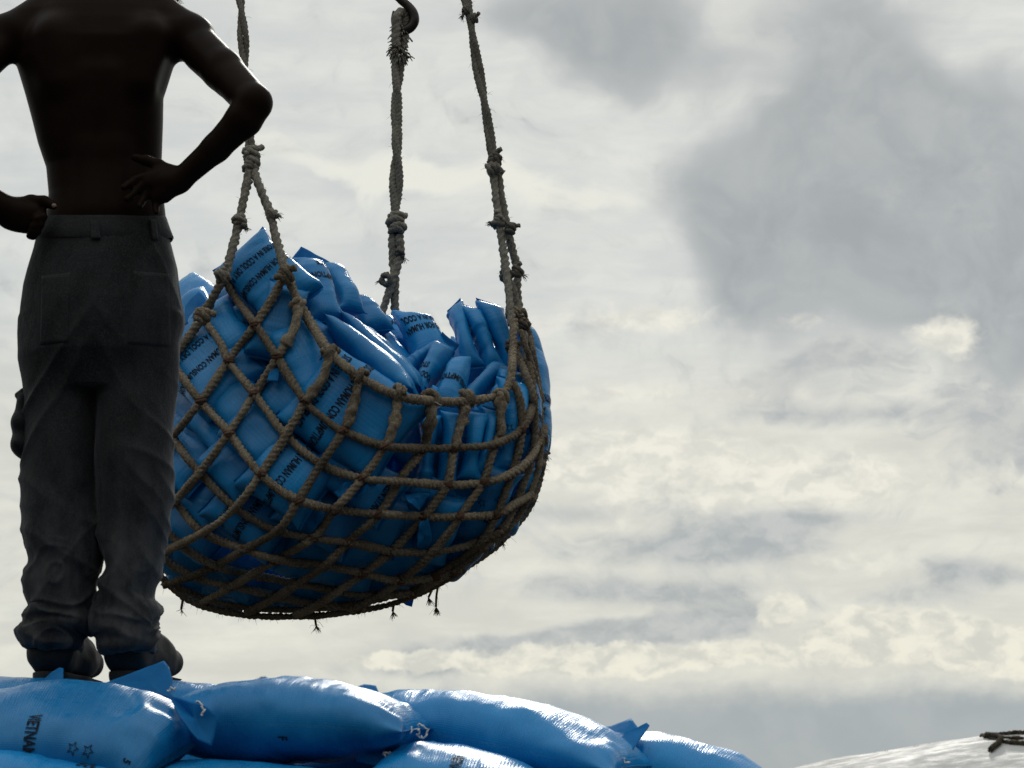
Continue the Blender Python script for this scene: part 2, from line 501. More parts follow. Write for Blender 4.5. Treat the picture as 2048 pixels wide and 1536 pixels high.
# ------------------------------------------------------------------ sacks
class SackShape:
    def __init__(s, A, B, W, T, n, M=None, seed=0, rag=1.0, flat=1.0, power=4.0, skew=(0, 0), taper=(.14, .14), sq=(.82, .9)):
        s.skew = skew; s.taper = taper; s.sq = sq
        s.A, s.B = np.asarray(A, float), np.asarray(B, float)
        s.M = (s.A + s.B) / 2 if M is None else np.asarray(M, float)
        s.C1 = 2 * s.M - (s.A + s.B) / 2         # bezier control through M
        s.W, s.T, s.n, s.seed, s.rag, s.flat, s.power = W, T, nrm(n), seed, rag, flat, power
        s.L = np.linalg.norm(s.B - s.A)
    def frame(s, u):
        t = ((u + 1) / 2)[..., None]
        C = (1 - t) ** 2 * s.A + 2 * t * (1 - t) * s.C1 + t ** 2 * s.B
        D = nrm(2 * (1 - t) * (s.C1 - s.A) + 2 * t * (s.B - s.C1))
        Nn = nrm(s.n - D * (D @ s.n)[..., None])
        return C, D, Nn, np.cross(D, Nn)
    def section(s, u):
        a = np.clip(np.abs(u), 0, 1)
        h = s.T / 2 * (1 - a ** s.power) ** .6 + .002
        w = s.W / 2 - .55 * h * h / (s.W / 2)
        w = w * (1 - np.where(np.asarray(u) < 0, s.taper[0], s.taper[1]) * a ** 5)
        return w, h
    def eval(s, u, phi, off=0.0):
        C, D, Nn, S = s.frame(u)
        w, h = s.section(u)
        c, q = np.cos(phi), np.sin(phi)
        x = w * np.sign(c) * np.abs(c) ** s.sq[0]
        z = h * np.sign(q) * np.abs(q) ** s.sq[1]
        z = np.where(z < 0, z * s.flat, z)
        nx, nz = c / w, q / h
        k = np.sqrt(nx ** 2 + nz ** 2)
        nx, nz = nx / k, nz / k
        e = np.exp(-(1 - np.abs(u)) / .13)
        sd = s.seed * 3.7
        lx = u * s.L / 2
        q3 = np.stack([lx * 9, x * 9, z * 9 + sd], -1)
        d = .010 * vnoise(q3 * .9 + sd) + .004 * vnoise(q3 * 2.3)
        # gathers running out of the stitched ends
        d = d + s.rag * e * .011 * (vnoise(np.stack([np.sign(u) * 3 + lx * 4, x * 42 + sd, z * 20], -1)))
        # creases across the sack
        cr = vnoise(np.stack([lx * 46 + 1.5 * vnoise(q3 * 1.5), x * 5 + sd, z * 5], -1))
        am = np.clip(vnoise(q3 * .55 + 31) + .45, 0, 1.2)
        d = d + s.rag * .0045 * am * np.where(cr > 0, cr, cr * .35)
        d = d * np.clip(h / .03, .12, 1)
        # the ends of a full sack draw in between their corners
        pull = s.W * .06 * e * (1 - (x / (s.W / 2)) ** 2) * np.sign(u)
        sk = np.where(u < 0, -s.skew[0], s.skew[1]) * x * np.abs(u) ** 2
        return C + D * sk[..., None] + S * (x + nx * (d + off))[..., None] + Nn * (z + nz * (d + off))[..., None] - D * pull[..., None]
    def mesh(s, nu=56, nv=44):
        u = np.sin(np.linspace(-1, 1, nu) * np.pi / 2)
        u = .5 * u + .5 * np.linspace(-1, 1, nu)
        ph = np.linspace(0, 2 * np.pi, nv, endpoint=False)
        U, P = np.meshgrid(u, ph, indexing='ij')
        v = s.eval(U, P).reshape(-1, 3)
        f = [q[::-1] for q in grid_faces(nu, nv, True)]
        f += [tuple(range(nv)), tuple(range((nu - 1) * nv, nu * nv))[::-1]]
        uv = np.stack([U * s.L / 2, P / (2 * np.pi) * 2 * s.W], -1).reshape(-1, 2)
        return v, f, uv
    def wrap(s, xy, uc, b0):
        """put flat marks (x along width, y along length) on the sack"""
        w, h = s.section(np.array([uc]))
        ph = np.linspace(np.pi / 2 + np.pi, np.pi / 2 - np.pi, 400)
        c, q = np.cos(ph), np.sin(ph)
        X = w * np.sign(c) * np.abs(c) ** s.sq[0]; Z = h * np.sign(q) * np.abs(q) ** s.sq[1]
        a = np.r_[0, np.cumsum(np.hypot(np.diff(X), np.diff(Z)))]
        a -= np.interp(200 - .5, np.arange(400), a)
        phi = np.interp(xy[:, 0] + b0, a, ph)
        u = uc + xy[:, 1] / (s.L / 2)
        return s.eval(np.clip(u, -.99, .99), phi, .0022)
ALL_SACKS = []
SACK_N = [0]
def end_flap(sh, end, ln, curl, seed):
    """flat hem beyond the stitching"""
    nx_, ny_ = 14, 6
    u = np.full(nx_, float(end) * .995)
    C, D, Nn, S = sh.frame(u)
    x = np.linspace(-1, 1, nx_) * (sh.section(u)[0][0] - .002)
    e0 = C + D * ((-sh.skew[0] if end < 0 else sh.skew[1]) * x)[:, None] + S * x[:, None] - D * (sh.W * .06 * (1 - (x / (sh.W / 2)) ** 2) * end)[:, None]
    rows = []
    for j in range(ny_):
        t = j / (ny_ - 1)
        a = curl * t
        lx = ln * t * (1 + .25 * vnoise(np.stack([x * 8, x * 0 + seed, x * 0], -1)))
        wob = .30 * ln * t * vnoise(np.stack([x * 9, x * 0 + seed + 9, x * 0 + t * 1.2], -1))
        rows.append(e0 + D * end * (lx * np.cos(a))[:, None] + Nn * (lx * np.sin(a) * 1.0 + wob)[:, None])
    P = np.array(rows)                                  # ny, nx, 3
    th = Nn[0] * .0011
    v = np.concatenate([(P + th).reshape(-1, 3), (P - th).reshape(-1, 3)])
    k = nx_ * ny_
    f = grid_faces(ny_, nx_)
    f = f + [tuple(i + k for i in q[::-1]) for q in f]
    bd = [i for i in range(nx_)] + [nx_ * (j + 1) - 1 for j in range(1, ny_)] + [k - 2 - i for i in range(nx_ - 1)] + [nx_ * j for j in range(ny_ - 2, 0, -1)]
    for a, b in zip(bd, bd[1:] + bd[:1]):
        f.append((b, a, a + k, b + k))
    return v, f, e0
def stitches(m, e0, S0, lift):
    P = resample(catmull(e0, .004), .009)
    for i in range(0, len(P) - 1):
        q = np.array([P[i], P[i] * .3 + P[i + 1] * .7]) + lift
        tube(m, q, .0011, 4)
def thread_tail(P0, seed, n=7, step=.012, down=.4):
    r = np.random.default_rng(seed)
    p = np.array(P0, float); o = [p.copy()]
    d = nrm(r.normal(size=3))
    for _ in range(n):
        d = nrm(d + r.normal(size=3) * .7 + np.array([0, -.1, -down * .5]))
        p = p + d * step; o.append(p.copy())
    m = Mesh(); tube(m, resample(catmull(o, .003), .003), .0011, 4)
    return m
def sack(label, A, B, W_, T_, n, M=None, marks=(), flaps=((-1, .010, .2), (1, .010, .2)), tails=(), group='blue sacks heaped in the net', rag=1.0, flat=1.0, stitch=False, nu=56, nv=44, power=3.4, skew=(0, 0), taper=(.13, .13), sq=(.82, .9)):
    SACK_N[0] += 1
    sd = SACK_N[0]
    sh = SackShape(A, B, W_, T_, n, M, sd, rag, flat, power, skew, taper, sq)
    v, f, uv = sh.mesh(nu, nv)
    o = make_obj('rice_sack', v, f, M_SACK, None, True, uv)
    tag(o, label, 'sack', group)
    ALL_SACKS.append((v, f))
    for end, ln, curl in flaps:
        fv, ff, e0 = end_flap(sh, end, ln, curl, sd * 1.3 + end)
        make_obj('end_flap', fv, ff, M_FLAP, o, True, np.zeros((len(fv), 2)))
        ALL_SACKS.append((fv, ff))
        if stitch:
            m = Mesh()
            stitches(m, e0, None, sh.n * .0035)
            m.build('stitching', M_THREAD, o)
    if marks:
        for mk in marks:
            m = Mesh()
            kind, hgt, uc, b0 = mk[:4]
            if kind == '*':
                xy, ff = star_mesh(hgt, hgt * .16)
                xy = xy[:, [1, 0]] * np.array([1, -1])
                xy = xy @ np.array([[0, 1], [-1, 0]])
            else:
                xy, ff = text_mesh(kind, hgt, mk[4] if len(mk) > 4 else .5)
            m.add(sh.wrap(xy, uc, b0), ff)
            m.build('printed_star' if kind == '*' else 'printed_lettering', M_INK, o, False)
    for end, side, k in tails:
        C, D, Nn, S = sh.frame(np.array([float(end)]))
        p = C[0] + S[0] * side * sh.W / 2 * .95 + D[0] * end * .012
        thread_tail(p, sd * 10 + k, 7).build('thread_tail', M_THREAD, o)
    return o, sh

def flap_poly(pts, parent, mat_=None, name='end_flap', thick=.0012, bulge=.012, seed=0):
    """a loose piece of sack cloth given by its outline (each corner with its own distance)"""
    P = np.array([at(*p) for p in pts])
    c = P.mean(0)
    nv = np.array([0, 0, 0.0])
    for i in range(len(P)):
        nv += np.cross(P[i] - c, P[(i + 1) % len(P)] - c)
    nv = nrm(nv)
    if nv[1] > 0:
        P = P[::-1]; nv = -nv
    # densify the outline, then rings to the centre
    ring = []
    for i in range(len(P)):
        a, b = P[i], P[(i + 1) % len(P)]
        k = max(1, int(np.linalg.norm(b - a) / .012))
        for j in range(k):
            ring.append(a + (b - a) * j / k)
    ring = np.array(ring)
    rings = []
    K = 7
    for j in range(K):
        t = j / K
        q = ring * (1 - t) + c * t
        q = q + nv * (bulge * vnoise(q * 22 + seed) + .4 * bulge * vnoise(q * 60 + seed))[:, None]
        rings.append(q)
    n = len(ring)
    v = np.concatenate(rings + [c[None] + nv * bulge * vnoise(c[None] * 22 + seed)[0]])
    f = []
    for j in range(K - 1):
        for i in range(n):
            a, b = j * n + i, j * n + (i + 1) % n
            f.append((a, b, b + n, a + n))
    for i in range(n):
        f.append(((K - 1) * n + i, (K - 1) * n + (i + 1) % n, K * n))
    k = len(v)
    v2 = np.concatenate([v + nv * thick, v - nv * thick])
    f2 = f + [tuple(i + k for i in q[::-1]) for q in f] + [((i + 1) % n, i, i + k, (i + 1) % n + k) for i in range(n)]
    ALL_SACKS.append((v2, f2)) if seed >= 0 else None
    return make_obj(name, v2, f2, mat_ or M_FLAP, parent, True, np.zeros((len(v2), 2)))

# ------------------------------------------------------------------ the loaded net: overall shape of its front
YC, PXM = 9.0, 600.0
_ry = [300, 560, 640, 700, 790, 870, 930, 1000, 1055, 1100, 1150, 1180, 1208, 1232]
_ra = [350, 350, 360, 378, 392, 402, 397, 378, 340, 290, 215, 170, 110, 30]
def Yf(px, py):
    a = np.interp(py, _ry, _ra)
    t = np.clip((px - 690) / a, -1, 1)
    return YC - a / PXM * .95 * np.sqrt(1 - t * t)
def pp(q):
    return at(q[0], q[1], Yf(q[0], q[1]) + q[2])
def px(v):
    return v / PXM
FACE = (-.25, -1, .25)
SIDE = (.35, -.75, .55)
LOW = (0, -.75, -.65)
T1, T2 = 'FOOD FOR HUMAN CONSUMPTION', 'STORE IN A COOL DRY PLACE'
def two(uc, b, h=.027, gap=.050):
    return [(T1, h, uc + gap * .5 / .19, b), (T2, h, uc - gap * .5 / .19, b)]
def ns(label, A, B, w, t=90, n=FACE, **k):
    L3 = np.linalg.norm(pp(B) - pp(A))
    return sack(label, pp(A), pp(B), px(w), px(t), n, **k)

def cs(label, c, ln, wd, dy, ax=(.78, .62), t=96, **k):
    ax = np.array(ax) / np.hypot(*ax); ln *= 1.15; wd *= 1.17; k.setdefault('sq', (.62, .66)); k.setdefault('power', 4.6); t *= .86
    A = (c[0] - ax[0] * ln / 2, c[1] - ax[1] * ln / 2, dy); B = (c[0] + ax[0] * ln / 2, c[1] + ax[1] * ln / 2, dy)
    return ns(label, A, B, wd, t, **k)
cs('blue sack at the very top of the load, upside-down lettering under its peak', (537, 560), 146, 124, .10, (.70, .71), t=84, marks=[(T1, .0235, .02, .016), (T2, .0235, -.36, .016)], rag=.8, taper=(.06, .1))
cs('blue sack with a dark pointed flap, leftmost in the net beside the man', (404, 668), 130, 110, .20, (.6, .8), t=80)
cs('blue sack with white stitched top edge inside the left net diamonds', (455, 662), 108, 78, .09, (.5, .87), t=64, stitch=True, taper=(.02, .1))
cs('blue sack squeezed behind the second left rope, lettering half hidden', (492, 698), 150, 66, .12, (.45, .9), t=64, marks=[(T1, .025, -.1, .02), (T2, .025, -.4, .02)])
cs('plain blue sack tilted left under the upper left rope knot', (557, 646), 138, 86, .06, (-.30, .95), n=(.1, -1, .35), t=72)
cs('blue sack at the left net edge, lettering DRY PLACE showing', (412, 730), 158, 152, .05, (.70, .71), marks=[(T1, .027, .35, -.02), (T2, .027, -.03, -.02)])
cs('plain blue sack in the diamonds below the lettering DRY PLACE', (468, 796), 112, 104, .07, (.72, .69), t=74)
cs('smooth blue sack upright behind the second rim knot', (611, 728), 150, 104, .07, (.45, .89), n=(.1, -1, .3), t=80)
cs('blue sack with gathered corner left of the net centre', (566, 806), 104, 102, .08, (.72, .69), t=72, rag=1.3)
cs('big blue sack with two full lines of lettering in the net centre', (704, 828), 212, 176, .035, (.82, .57), marks=[(T1, .030, -.20, .0), (T2, .030, -.58, .0)], tails=((1, -1, 1),), power=5)
cs('plain blue sack between the net centre and the bright gathered sacks', (518, 876), 112, 104, .05, (.72, .69), t=76)
cs('small blue sack end with loose thread left of the plain sacks', (424, 858), 92, 66, .075, (.72, .69), t=60, tails=((1, 1, 9),))
cs('blue sack with two lettering lines below the net centre', (580, 955), 140, 140, .035, (.80, .60), marks=[(T1, .027, .0, .0), (T2, .027, -.5, .0)])
cs('blue sack with bright gathered end behind the man\'s knee', (468, 940), 110, 92, .045, (.74, .67), t=72, rag=1.5)
cs('blue sack with bright end low at the man\'s knee', (404, 1000), 110, 96, .05, (.74, .67), t=74, rag=1.4)
cs('blue sack at the left edge beside the man\'s thigh', (366, 908), 120, 116, .07, (.74, .67), t=74)
cs('blue sack low on the left, faint lettering in shade', (506, 1026), 150, 128, .055, (.80, .60), marks=[(T1, .026, .05, .0), (T2, .026, -.4, .0)])
cs('blue sack with lettering GREEN STAR beside the dark gap', (712, 956), 168, 112, .07, (.80, .60), t=80, marks=[('GREEN STAR', .030, .66, .0)])
cs('plain blue sack in shade below the lettering GREEN STAR', (640, 1030), 150, 112, .08, (.85, .52), t=80)
ns('dark blue sack on the net floor below the torn flap', (560, 1075, .10), (765, 1130, .12), 170, 80, n=LOW, flaps=())
ns('dark blue sack on the net floor at the far left', (350, 1085, .08), (530, 1170, .10), 150, 76, n=LOW, flaps=())
ns('dark blue sack on the net floor right of centre', (700, 1065, .12), (865, 1145, .12), 150, 76, n=LOW, flaps=())
ns('lowest dark blue sack over the bottom of the net', (480, 1150, .16), (680, 1178, .16), 118, 76, n=LOW, flaps=())
ns('dark blue sack in the shade under the lettered sacks', (650, 1000, .14), (810, 1065, .14), 140, 76, n=(0, -1, -.3))
ns('dark blue sack flat on the lowest rope, left of centre', (400, 1160, .08), (560, 1192, .12), 84, 60, n=LOW, flaps=())
ns('dark blue sack flat on the lowest rope, right of centre', (548, 1190, .12), (720, 1184, .14), 84, 60, n=LOW, flaps=())
ns('dark blue sack at the net bottom under the man\'s knee', (335, 1130, .10), (500, 1192, .16), 120, 66, n=LOW, flaps=())
ns('dark blue sack at the net bottom near the hanging frayed ends', (690, 1168, .16), (850, 1134, .16), 100, 66, n=LOW, flaps=())
ns('blue sack mostly hidden by the man, at knee height', (285, 800, .10), (400, 960, .10), 150, 72, n=(-.4, -1, .1), flaps=(), taper=(.1, .1))
ns('blue sack mostly hidden by the man, below his knee', (290, 930, .10), (380, 1090, .10), 150, 72, n=(-.4, -1, -.1), flaps=())
ns('lowest blue sack half hidden by the man\'s shin', (300, 1060, .10), (420, 1150, .12), 130, 72, n=(-.2, -1, -.4), flaps=())
# behind the peak
ns('blue sack right of the peak, folded top and thread at its corner', (608, 522, .34), (654, 646, .22), 96, 68, n=(.35, -.85, .5), marks=[('HUMAN CONSUMPTION', .026, -.1, -.08), ('COOL DRY PLACE', .026, -.5, -.08)], tails=((1, -1, 2),), rag=1.4)
ns('glossy blue sack second right of the peak', (655, 538, .46), (706, 622, .34), 80, 62, n=(.5, -.6, .65), rag=1.3)
ns('short blue sack end above the inner hollow', (706, 604, .55), (756, 664, .46), 92, 62, n=(.3, -.8, .5))
ns('long blue sack lying on edge along the rim rope', (660, 655, .22), (836, 806, .10), 150, 56, n=(.62, .1, .78))
ns('long blue sack with a stitched seam sloping into the hollow', (694, 652, .32), (850, 800, .20), 150, 48, n=(.66, .1, .74), stitch=True)
ns('narrow blue sack third down the sloping stack', (728, 672, .42), (858, 800, .30), 140, 44, n=(.66, .1, .74))
ns('blue sack deep in the hollow with an open flap', (742, 668, .60), (808, 752, .48), 92, 64, n=(.25, -.8, .6))
ns('blue sack wedged behind the hollow, half word on its end', (752, 640, .72), (812, 708, .62), 80, 60, n=(.3, -.8, .6), marks=[('COOL', .024, -.1, .0)])
ns('blue sack with tall pointed end and lettering right of hollow', (822, 628, .52), (868, 722, .44), 98, 68, n=(.05, -.9, .45), marks=[('FOOD FOR HUMAN', .026, -.05, -.02), ('STORE IN A COOL', .026, -.45, -.02)], skew=(.75, 0), taper=(.35, .1), rag=1.3)
ns('small blue sack lying across below the pointed end', (892, 690, .40), (800, 752, .40), 60, 58, n=(.1, -.8, .6), flaps=((-1, .03, .5), (1, .01, .2)), rag=1.3)
ns('blue sack with lettering FOOD leaning left in right heap', (890, 690, .31), (826, 806, .25), 66, 60, n=(-.1, -.9, .45), marks=[('FOOD FOR', .024, .35, .0), ('STORE IN', .024, .05, .03)], skew=(.3, 0), taper=(.3, .1))
ns('blue sack with pointed top and half word in right heap', (922, 716, .25), (888, 822, .18), 74, 62, n=(-.05, -.95, .4), marks=[('CONSUMPTION', .024, .15, -.02), ('PLACE', .024, -.2, .05)], skew=(-.5, 0), taper=(.45, .1))
ns('upright blue sack left of the three standing on right', (908, 612, .52), (942, 738, .42), 66, 60, n=(.1, -1, .25), skew=(-.85, 0), taper=(.45, .1), rag=1.5)
ns('upright blue sack middle of the three standing on right', (940, 614, .46), (992, 750, .36), 62, 60, n=(.1, -1, .25), skew=(.7, 0), taper=(.45, .1), rag=1.5)
ns('upright blue sack beside the right sling, thick rounded top', (976, 606, .40), (1030, 745, .30), 72, 64, n=(.1, -1, .25), skew=(.75, 0), taper=(.4, .1), rag=1.5)
ns('blue sack lying across behind the right rim rope', (1006, 738, .26), (920, 812, .20), 66, 60, n=(0, -.8, .6), rag=1.3)
ns('blue sack end poking out below the right sling', (1024, 748, .14), (972, 834, .16), 60, 58, n=(0, -.85, .5), rag=1.3)
ns('blue sack printed with stars in the right net squares', (1026, 760, .06), (1008, 950, .05), 84, 66, n=(.45, -1, 0), marks=[('*', .016, -.1, -.02), ('*', .016, .15, .02), ('*', .016, .62, -.02), ('*', .016, .55, .04)])
ns('blue sack with vertical lettering bulging at the right edge', (1046, 745, .12), (1056, 925, .10), 86, 70, n=(.7, -.8, 0), marks=[('VIETNAM', .026, .1, -.02), ('WHITE RICE', .026, .4, .0)], flaps=())
ns('blue sack second from the outer right edge', (1060, 690, .22), (1072, 905, .20), 90, 66, n=(.85, -.5, 0), marks=[('VIETNAM', .026, .1, .02)], flaps=())
ns('blue sack standing behind the right sling ropes', (1040, 640, .30), (1070, 805, .30), 80, 62, n=(.8, -.6, .1), flaps=())
# below the front rim
ns('blue sack on end first right of the dark gap', (860, 826, .15), (846, 1000, .13), 66, 60, n=(.1, -1, 0), flaps=((-1, .03, .2), (1, .05, -.3)))
ns('blue sack on end second right of the dark gap', (908, 822, .11), (888, 995, .10), 66, 60, n=(.1, -1, 0), flaps=((-1, .02, .2), (1, .05, .5)))
ns('blue sack on end under the middle of the low rim', (952, 822, .09), (938, 965, .07), 62, 56, n=(.2, -1, 0))
ns('blue sack with folded mouth under the right of rim', (988, 818, .05), (962, 955, .05), 58, 54, n=(.2, -1, .1), flaps=((-1, .04, -.7), (1, .03, .4)))
ns('dark blue sack standing in the gap below the rim', (808, 836, .36), (792, 1010, .34), 66, 60, n=(-.1, -1, 0))
ns('blue sack with faint stars low on the right', (1004, 930, .05), (938, 1085, .06), 112, 74, n=(.3, -1, -.2), marks=[('*', .016, -.3, -.02), ('*', .016, -.1, .03), ('VIETNAM', .022, .2, .0)])
ns('blue sack with crumpled end low in the right half', (902, 985, .08), (846, 1125, .10), 104, 72, n=(.2, -1, -.3), flaps=((-1, .05, -.5), (1, .05, .6)))
ns('blue sack with close lettering low at the right edge', (1052, 925, .10), (996, 1068, .10), 82, 66, n=(.7, -.8, -.2), marks=[('WHITE RICE', .024, .0, .0), ('VIETNAM', .024, .3, .0)], flaps=())
ns('dark blue sack along the lower right curve of net', (962, 1058, .10), (872, 1150, .12), 90, 66, n=(.4, -.7, -.6), flaps=())
ns('dark blue sack in shade below the gap', (836, 1000, .17), (752, 1115, .16), 96, 66, n=(0, -1, -.3))
ns('blue sack at the right edge halfway down the net', (1076, 840, .2), (1046, 990, .2), 66, 64, n=(.9, -.4, -.1), flaps=())
# sacks that fill the inside of the load
for q, (x, y, dy, ln, wd) in enumerate([(420, 660, .24, 190, 150), (545, 610, .24, 170, 140), (390, 770, .20, 190, 180), (520, 740, .20, 200, 180), (640, 740, .22, 190, 150), (380, 890, .19, 180, 180),
                                        (500, 870, .18, 200, 180), (640, 880, .18, 220, 190), (390, 1010, .17, 170, 170), (520, 1000, .17, 200, 180), (660, 1000, .18, 220, 180), (790, 960, .42, 200, 180),
                                        (450, 1095, .17, 190, 110), (620, 1105, .18, 220, 120), (760, 1075, .20, 180, 110), (870, 1000, .24, 150, 110), (900, 900, .24, 180, 160), (960, 900, .24, 120, 120)]):
    cs('blue sack buried among others inside the net', (x, y), ln, wd, dy, (.78, .62), t=90, flaps=(), group='sacks buried inside the net', nu=34, nv=28)
for q, (A, B) in enumerate([((700, 690, 9.15), (880, 790, 9.2)), ((740, 730, 9.42), (1010, 770, 9.42)), ((780, 800, 9.2), (1040, 820, 9.2)), ((880, 740, 9.2), (1000, 770, 9.2)), ((500, 640, 9.0), (640, 800, 9.0))]):
    sack('blue sack buried among others inside the net', at(*A), at(*B), .30, .16, (0, -1, .15), flaps=(), group='sacks buried inside the net', nu=30, nv=24)

# loose torn flaps on the net load
def nf(pts, dy, seed):
    q = [(x, y, Yf(x, y) + dy + d) for x, y, d in pts]
    return q
_host = [o for o in COL.objects if o.name.startswith('rice_sack') and 'two lettering lines below' in o.get('label', '')][0]
flap_poly(nf([(572, 1018, 0), (640, 1000, 0), (655, 1022, -.01), (628, 1062, -.03), (596, 1092, -.04), (578, 1066, -.02)], .01, 1), _host, seed=1)
_host2 = [o for o in COL.objects if 'GREEN STAR' in o.get('label', '')][0]
flap_poly(nf([(668, 985, 0), (690, 964, 0), (715, 968, 0), (742, 958, -.01), (735, 985, -.02), (705, 998, -.03), (685, 1004, -.03)], .0, 2), _host2, seed=2, bulge=.02)
_host3 = [o for o in COL.objects if 'gathered corner left' in o.get('label', '')][0]
flap_poly(nf([(545, 733, 0), (562, 737, 0), (556, 762, -.02), (536, 765, -.02)], .0, 3), _host3, seed=3)
_host4 = [o for o in COL.objects if 'crumpled end low' in o.get('label', '')][0]
flap_poly(nf([(838, 985, 0), (856, 988, 0), (842, 1022, -.02), (816, 1004, -.03), (812, 990, -.01)], .03, 4), _host4, seed=4, bulge=.015)
flap_poly(nf([(836, 1045, 0), (858, 1040, 0), (864, 1080, -.02), (850, 1112, -.02), (832, 1090, -.02)], .03, 5), _host4, seed=5, bulge=.015)
_host5 = [o for o in COL.objects if 'lowest dark blue' in o.get('label', '')][0]
flap_poly([(796, 1200, 8.98), (830, 1190, 8.98), (824, 1214, 8.97), (812, 1210, 8.97)], _host5, seed=6)
_h6 = [o for o in COL.objects if 'right of the peak, folded' in o.get('label', '')][0]
flap_poly([(576, 526, 8.80), (602, 493, 8.8), (636, 512, 8.8), (634, 532, 8.76), (600, 540, 8.74)], _h6, seed=7, bulge=.004)
flap_poly([(634, 510, 8.88), (652, 518, 8.88), (671, 532, 8.88), (676, 548, 8.86), (650, 548, 8.84), (640, 530, 8.84)], [o for o in COL.objects if 'second right of the peak' in o.get('label', '')][0], seed=17, bulge=.004)
_h7 = [o for o in COL.objects if 'leftmost in the net' in o.get('label', '')][0]
flap_poly([(370, 610, 8.8), (398, 582, 8.82), (417, 606, 8.8), (414, 642, 8.70), (368, 648, 8.70)], _h7, seed=8, bulge=.004)
_h8 = [o for o in COL.objects if 'open flap' in o.get('label', '')][0]
flap_poly([(736, 700, 8.85), (768, 690, 8.88), (792, 692, 8.9), (812, 716, 8.88), (790, 742, 8.84), (760, 722, 8.82)], _h8, seed=9, bulge=.02)

# ------------------------------------------------------------------ net ropes
def bvh_of(list_):
    vs, fs, k = [], [], 0
    for v, f in list_:
        vs += [tuple(p) for p in v]; fs += [tuple(int(i) + k for i in q) for q in f]; k += len(v)
    return BVHTree.FromPolygons(vs, fs)
BV = bvh_of(ALL_SACKS)
def lay(pts, r, fixed=None, proud=.0):
    """rope over the load: follows the photo's line and rests on whatever sack lies under it"""
    P2 = catmull(np.array(pts, float)[:, :2], 5)
    ys = []
    for x, y in P2:
        d = nrm(ray(x, y))
        hit = BV.ray_cast(Vector(CAM), Vector(d), 30)
        y0 = float(Yf(x, y))
        hy = hit[0].y if hit[0] is not None else 99
        ys.append(min(hy, y0 + .10) if hy < 99 else y0 + .02)
    ys = np.array(ys)
    k = 7
    pad = np.pad(ys, k, mode='edge')
    mn = np.array([pad[i:i + 2 * k + 1].min() for i in range(len(ys))])
    pad = np.pad(mn, k, mode='edge')
    ker = np.hanning(2 * k + 3)[1:-1]; ker /= ker.sum()
    ys = np.convolve(pad, ker, mode='valid') - r * .8 - proud
    if fixed is not None:
        ys = np.interp(np.arange(len(ys)), np.linspace(0, len(ys) - 1, len(fixed)), fixed)
    return P2, np.array([at(x, y, Y) for (x, y), Y in zip(P2, ys)])
net = empty('cargo_net', at(690, 1230, 9.0))
tag(net, 'knotted rope cargo net slung full of blue sacks', 'cargo net')
bpy.context.view_layer.update()
ROPES_A = [
    [(443, 549), (475, 602), (509, 646), (555, 715), (609, 801), (650, 838), (686, 862), (768, 892), (839, 897), (908, 896), (990, 888), (1047, 854), (1066, 790), (1056, 720)],
    [(404, 632), (443, 689), (458, 724), (509, 787), (572, 870), (645, 930), (725, 957), (798, 963), (889, 970), (962, 966), (1020, 949), (1060, 918), (1086, 870)],
    [(330, 700), (366, 755), (403, 804), (460, 868), (522, 949), (593, 999), (675, 1020), (757, 1028), (848, 1033), (910, 1034), (992, 1029), (1030, 1008), (1064, 990)],
    [(320, 830), (355, 889), (399, 944), (470, 1015), (552, 1061), (648, 1079), (703, 1086), (782, 1103), (823, 1105), (864, 1105), (932, 1092), (1006, 1062)],
    [(310, 950), (355, 1009), (405, 1064), (484, 1097), (566, 1122), (648, 1131), (730, 1148), (782, 1160), (850, 1158), (920, 1138)],
    [(320, 1050), (372, 1097), (432, 1132), (498, 1148), (593, 1167), (673, 1181), (745, 1192), (830, 1186)],
    [(315, 1100), (345, 1130), (400, 1158), (470, 1174), (555, 1192), (630, 1208), (730, 1216)],
]
ROPES_B = [
    [(572, 543), (548, 592), (520, 635), (503, 660), (457, 721), (409, 792), (360, 855), (300, 920)],
    [(597, 609), (590, 650), (572, 686), (555, 715), (512, 784), (457, 867), (399, 946), (355, 996), (290, 1060)],
    [(660, 702), (650, 745), (635, 770), (612, 801), (572, 870), (522, 947), (468, 1018), (407, 1064), (342, 1097), (300, 1118)],
    [(720, 752), (706, 807), (687, 861), (637, 936), (596, 1001), (558, 1059), (490, 1098), (432, 1132), (366, 1158), (325, 1172)],
    [(797, 786), (788, 840), (771, 890), (725, 957), (664, 1026), (629, 1074), (552, 1120), (468, 1170), (405, 1206)],
    [(863, 798), (855, 856), (844, 900), (801, 957), (760, 1026), (700, 1080), (648, 1132), (560, 1190), (490, 1227)],
    [(932, 796), (921, 849), (908, 898), (894, 968), (848, 1032), (782, 1103), (708, 1160), (634, 1210), (590, 1231)],
    [(999, 795), (1000, 868), (990, 888), (968, 960), (930, 1018), (902, 1059), (864, 1105), (828, 1140), (760, 1190), (700, 1221)],
    [(1026, 765), (1040, 800), (1044, 860), (1031, 925), (995, 1026), (960, 1086), (891, 1138), (820, 1190)],
    [(1030, 700), (1050, 745), (1066, 800), (1070, 870), (1056, 940), (1010, 1050), (950, 1110), (880, 1158), (840, 1180)],
]
EDGE = [
    [(1046, 620), (1064, 690), (1080, 780), (1090, 860), (1086, 930), (1067, 1000), (1030, 1055), (980, 1104), (900, 1152), (820, 1192)],
    [(1040, 660), (1072, 760), (1082, 850), (1078, 930), (1050, 1010), (1005, 1070), (930, 1130), (850, 1175)],
    [(318, 1150), (370, 1196), (430, 1219), (500, 1231), (600, 1233), (700, 1224), (790, 1206), (870, 1172), (930, 1138)],
    [(322, 720), (302, 800), (290, 930), (298, 1060), (322, 1150)],
    [(350, 1172), (430, 1204), (520, 1218), (620, 1218), (720, 1206), (800, 1188)],
]
RR = .0139
PL = {}
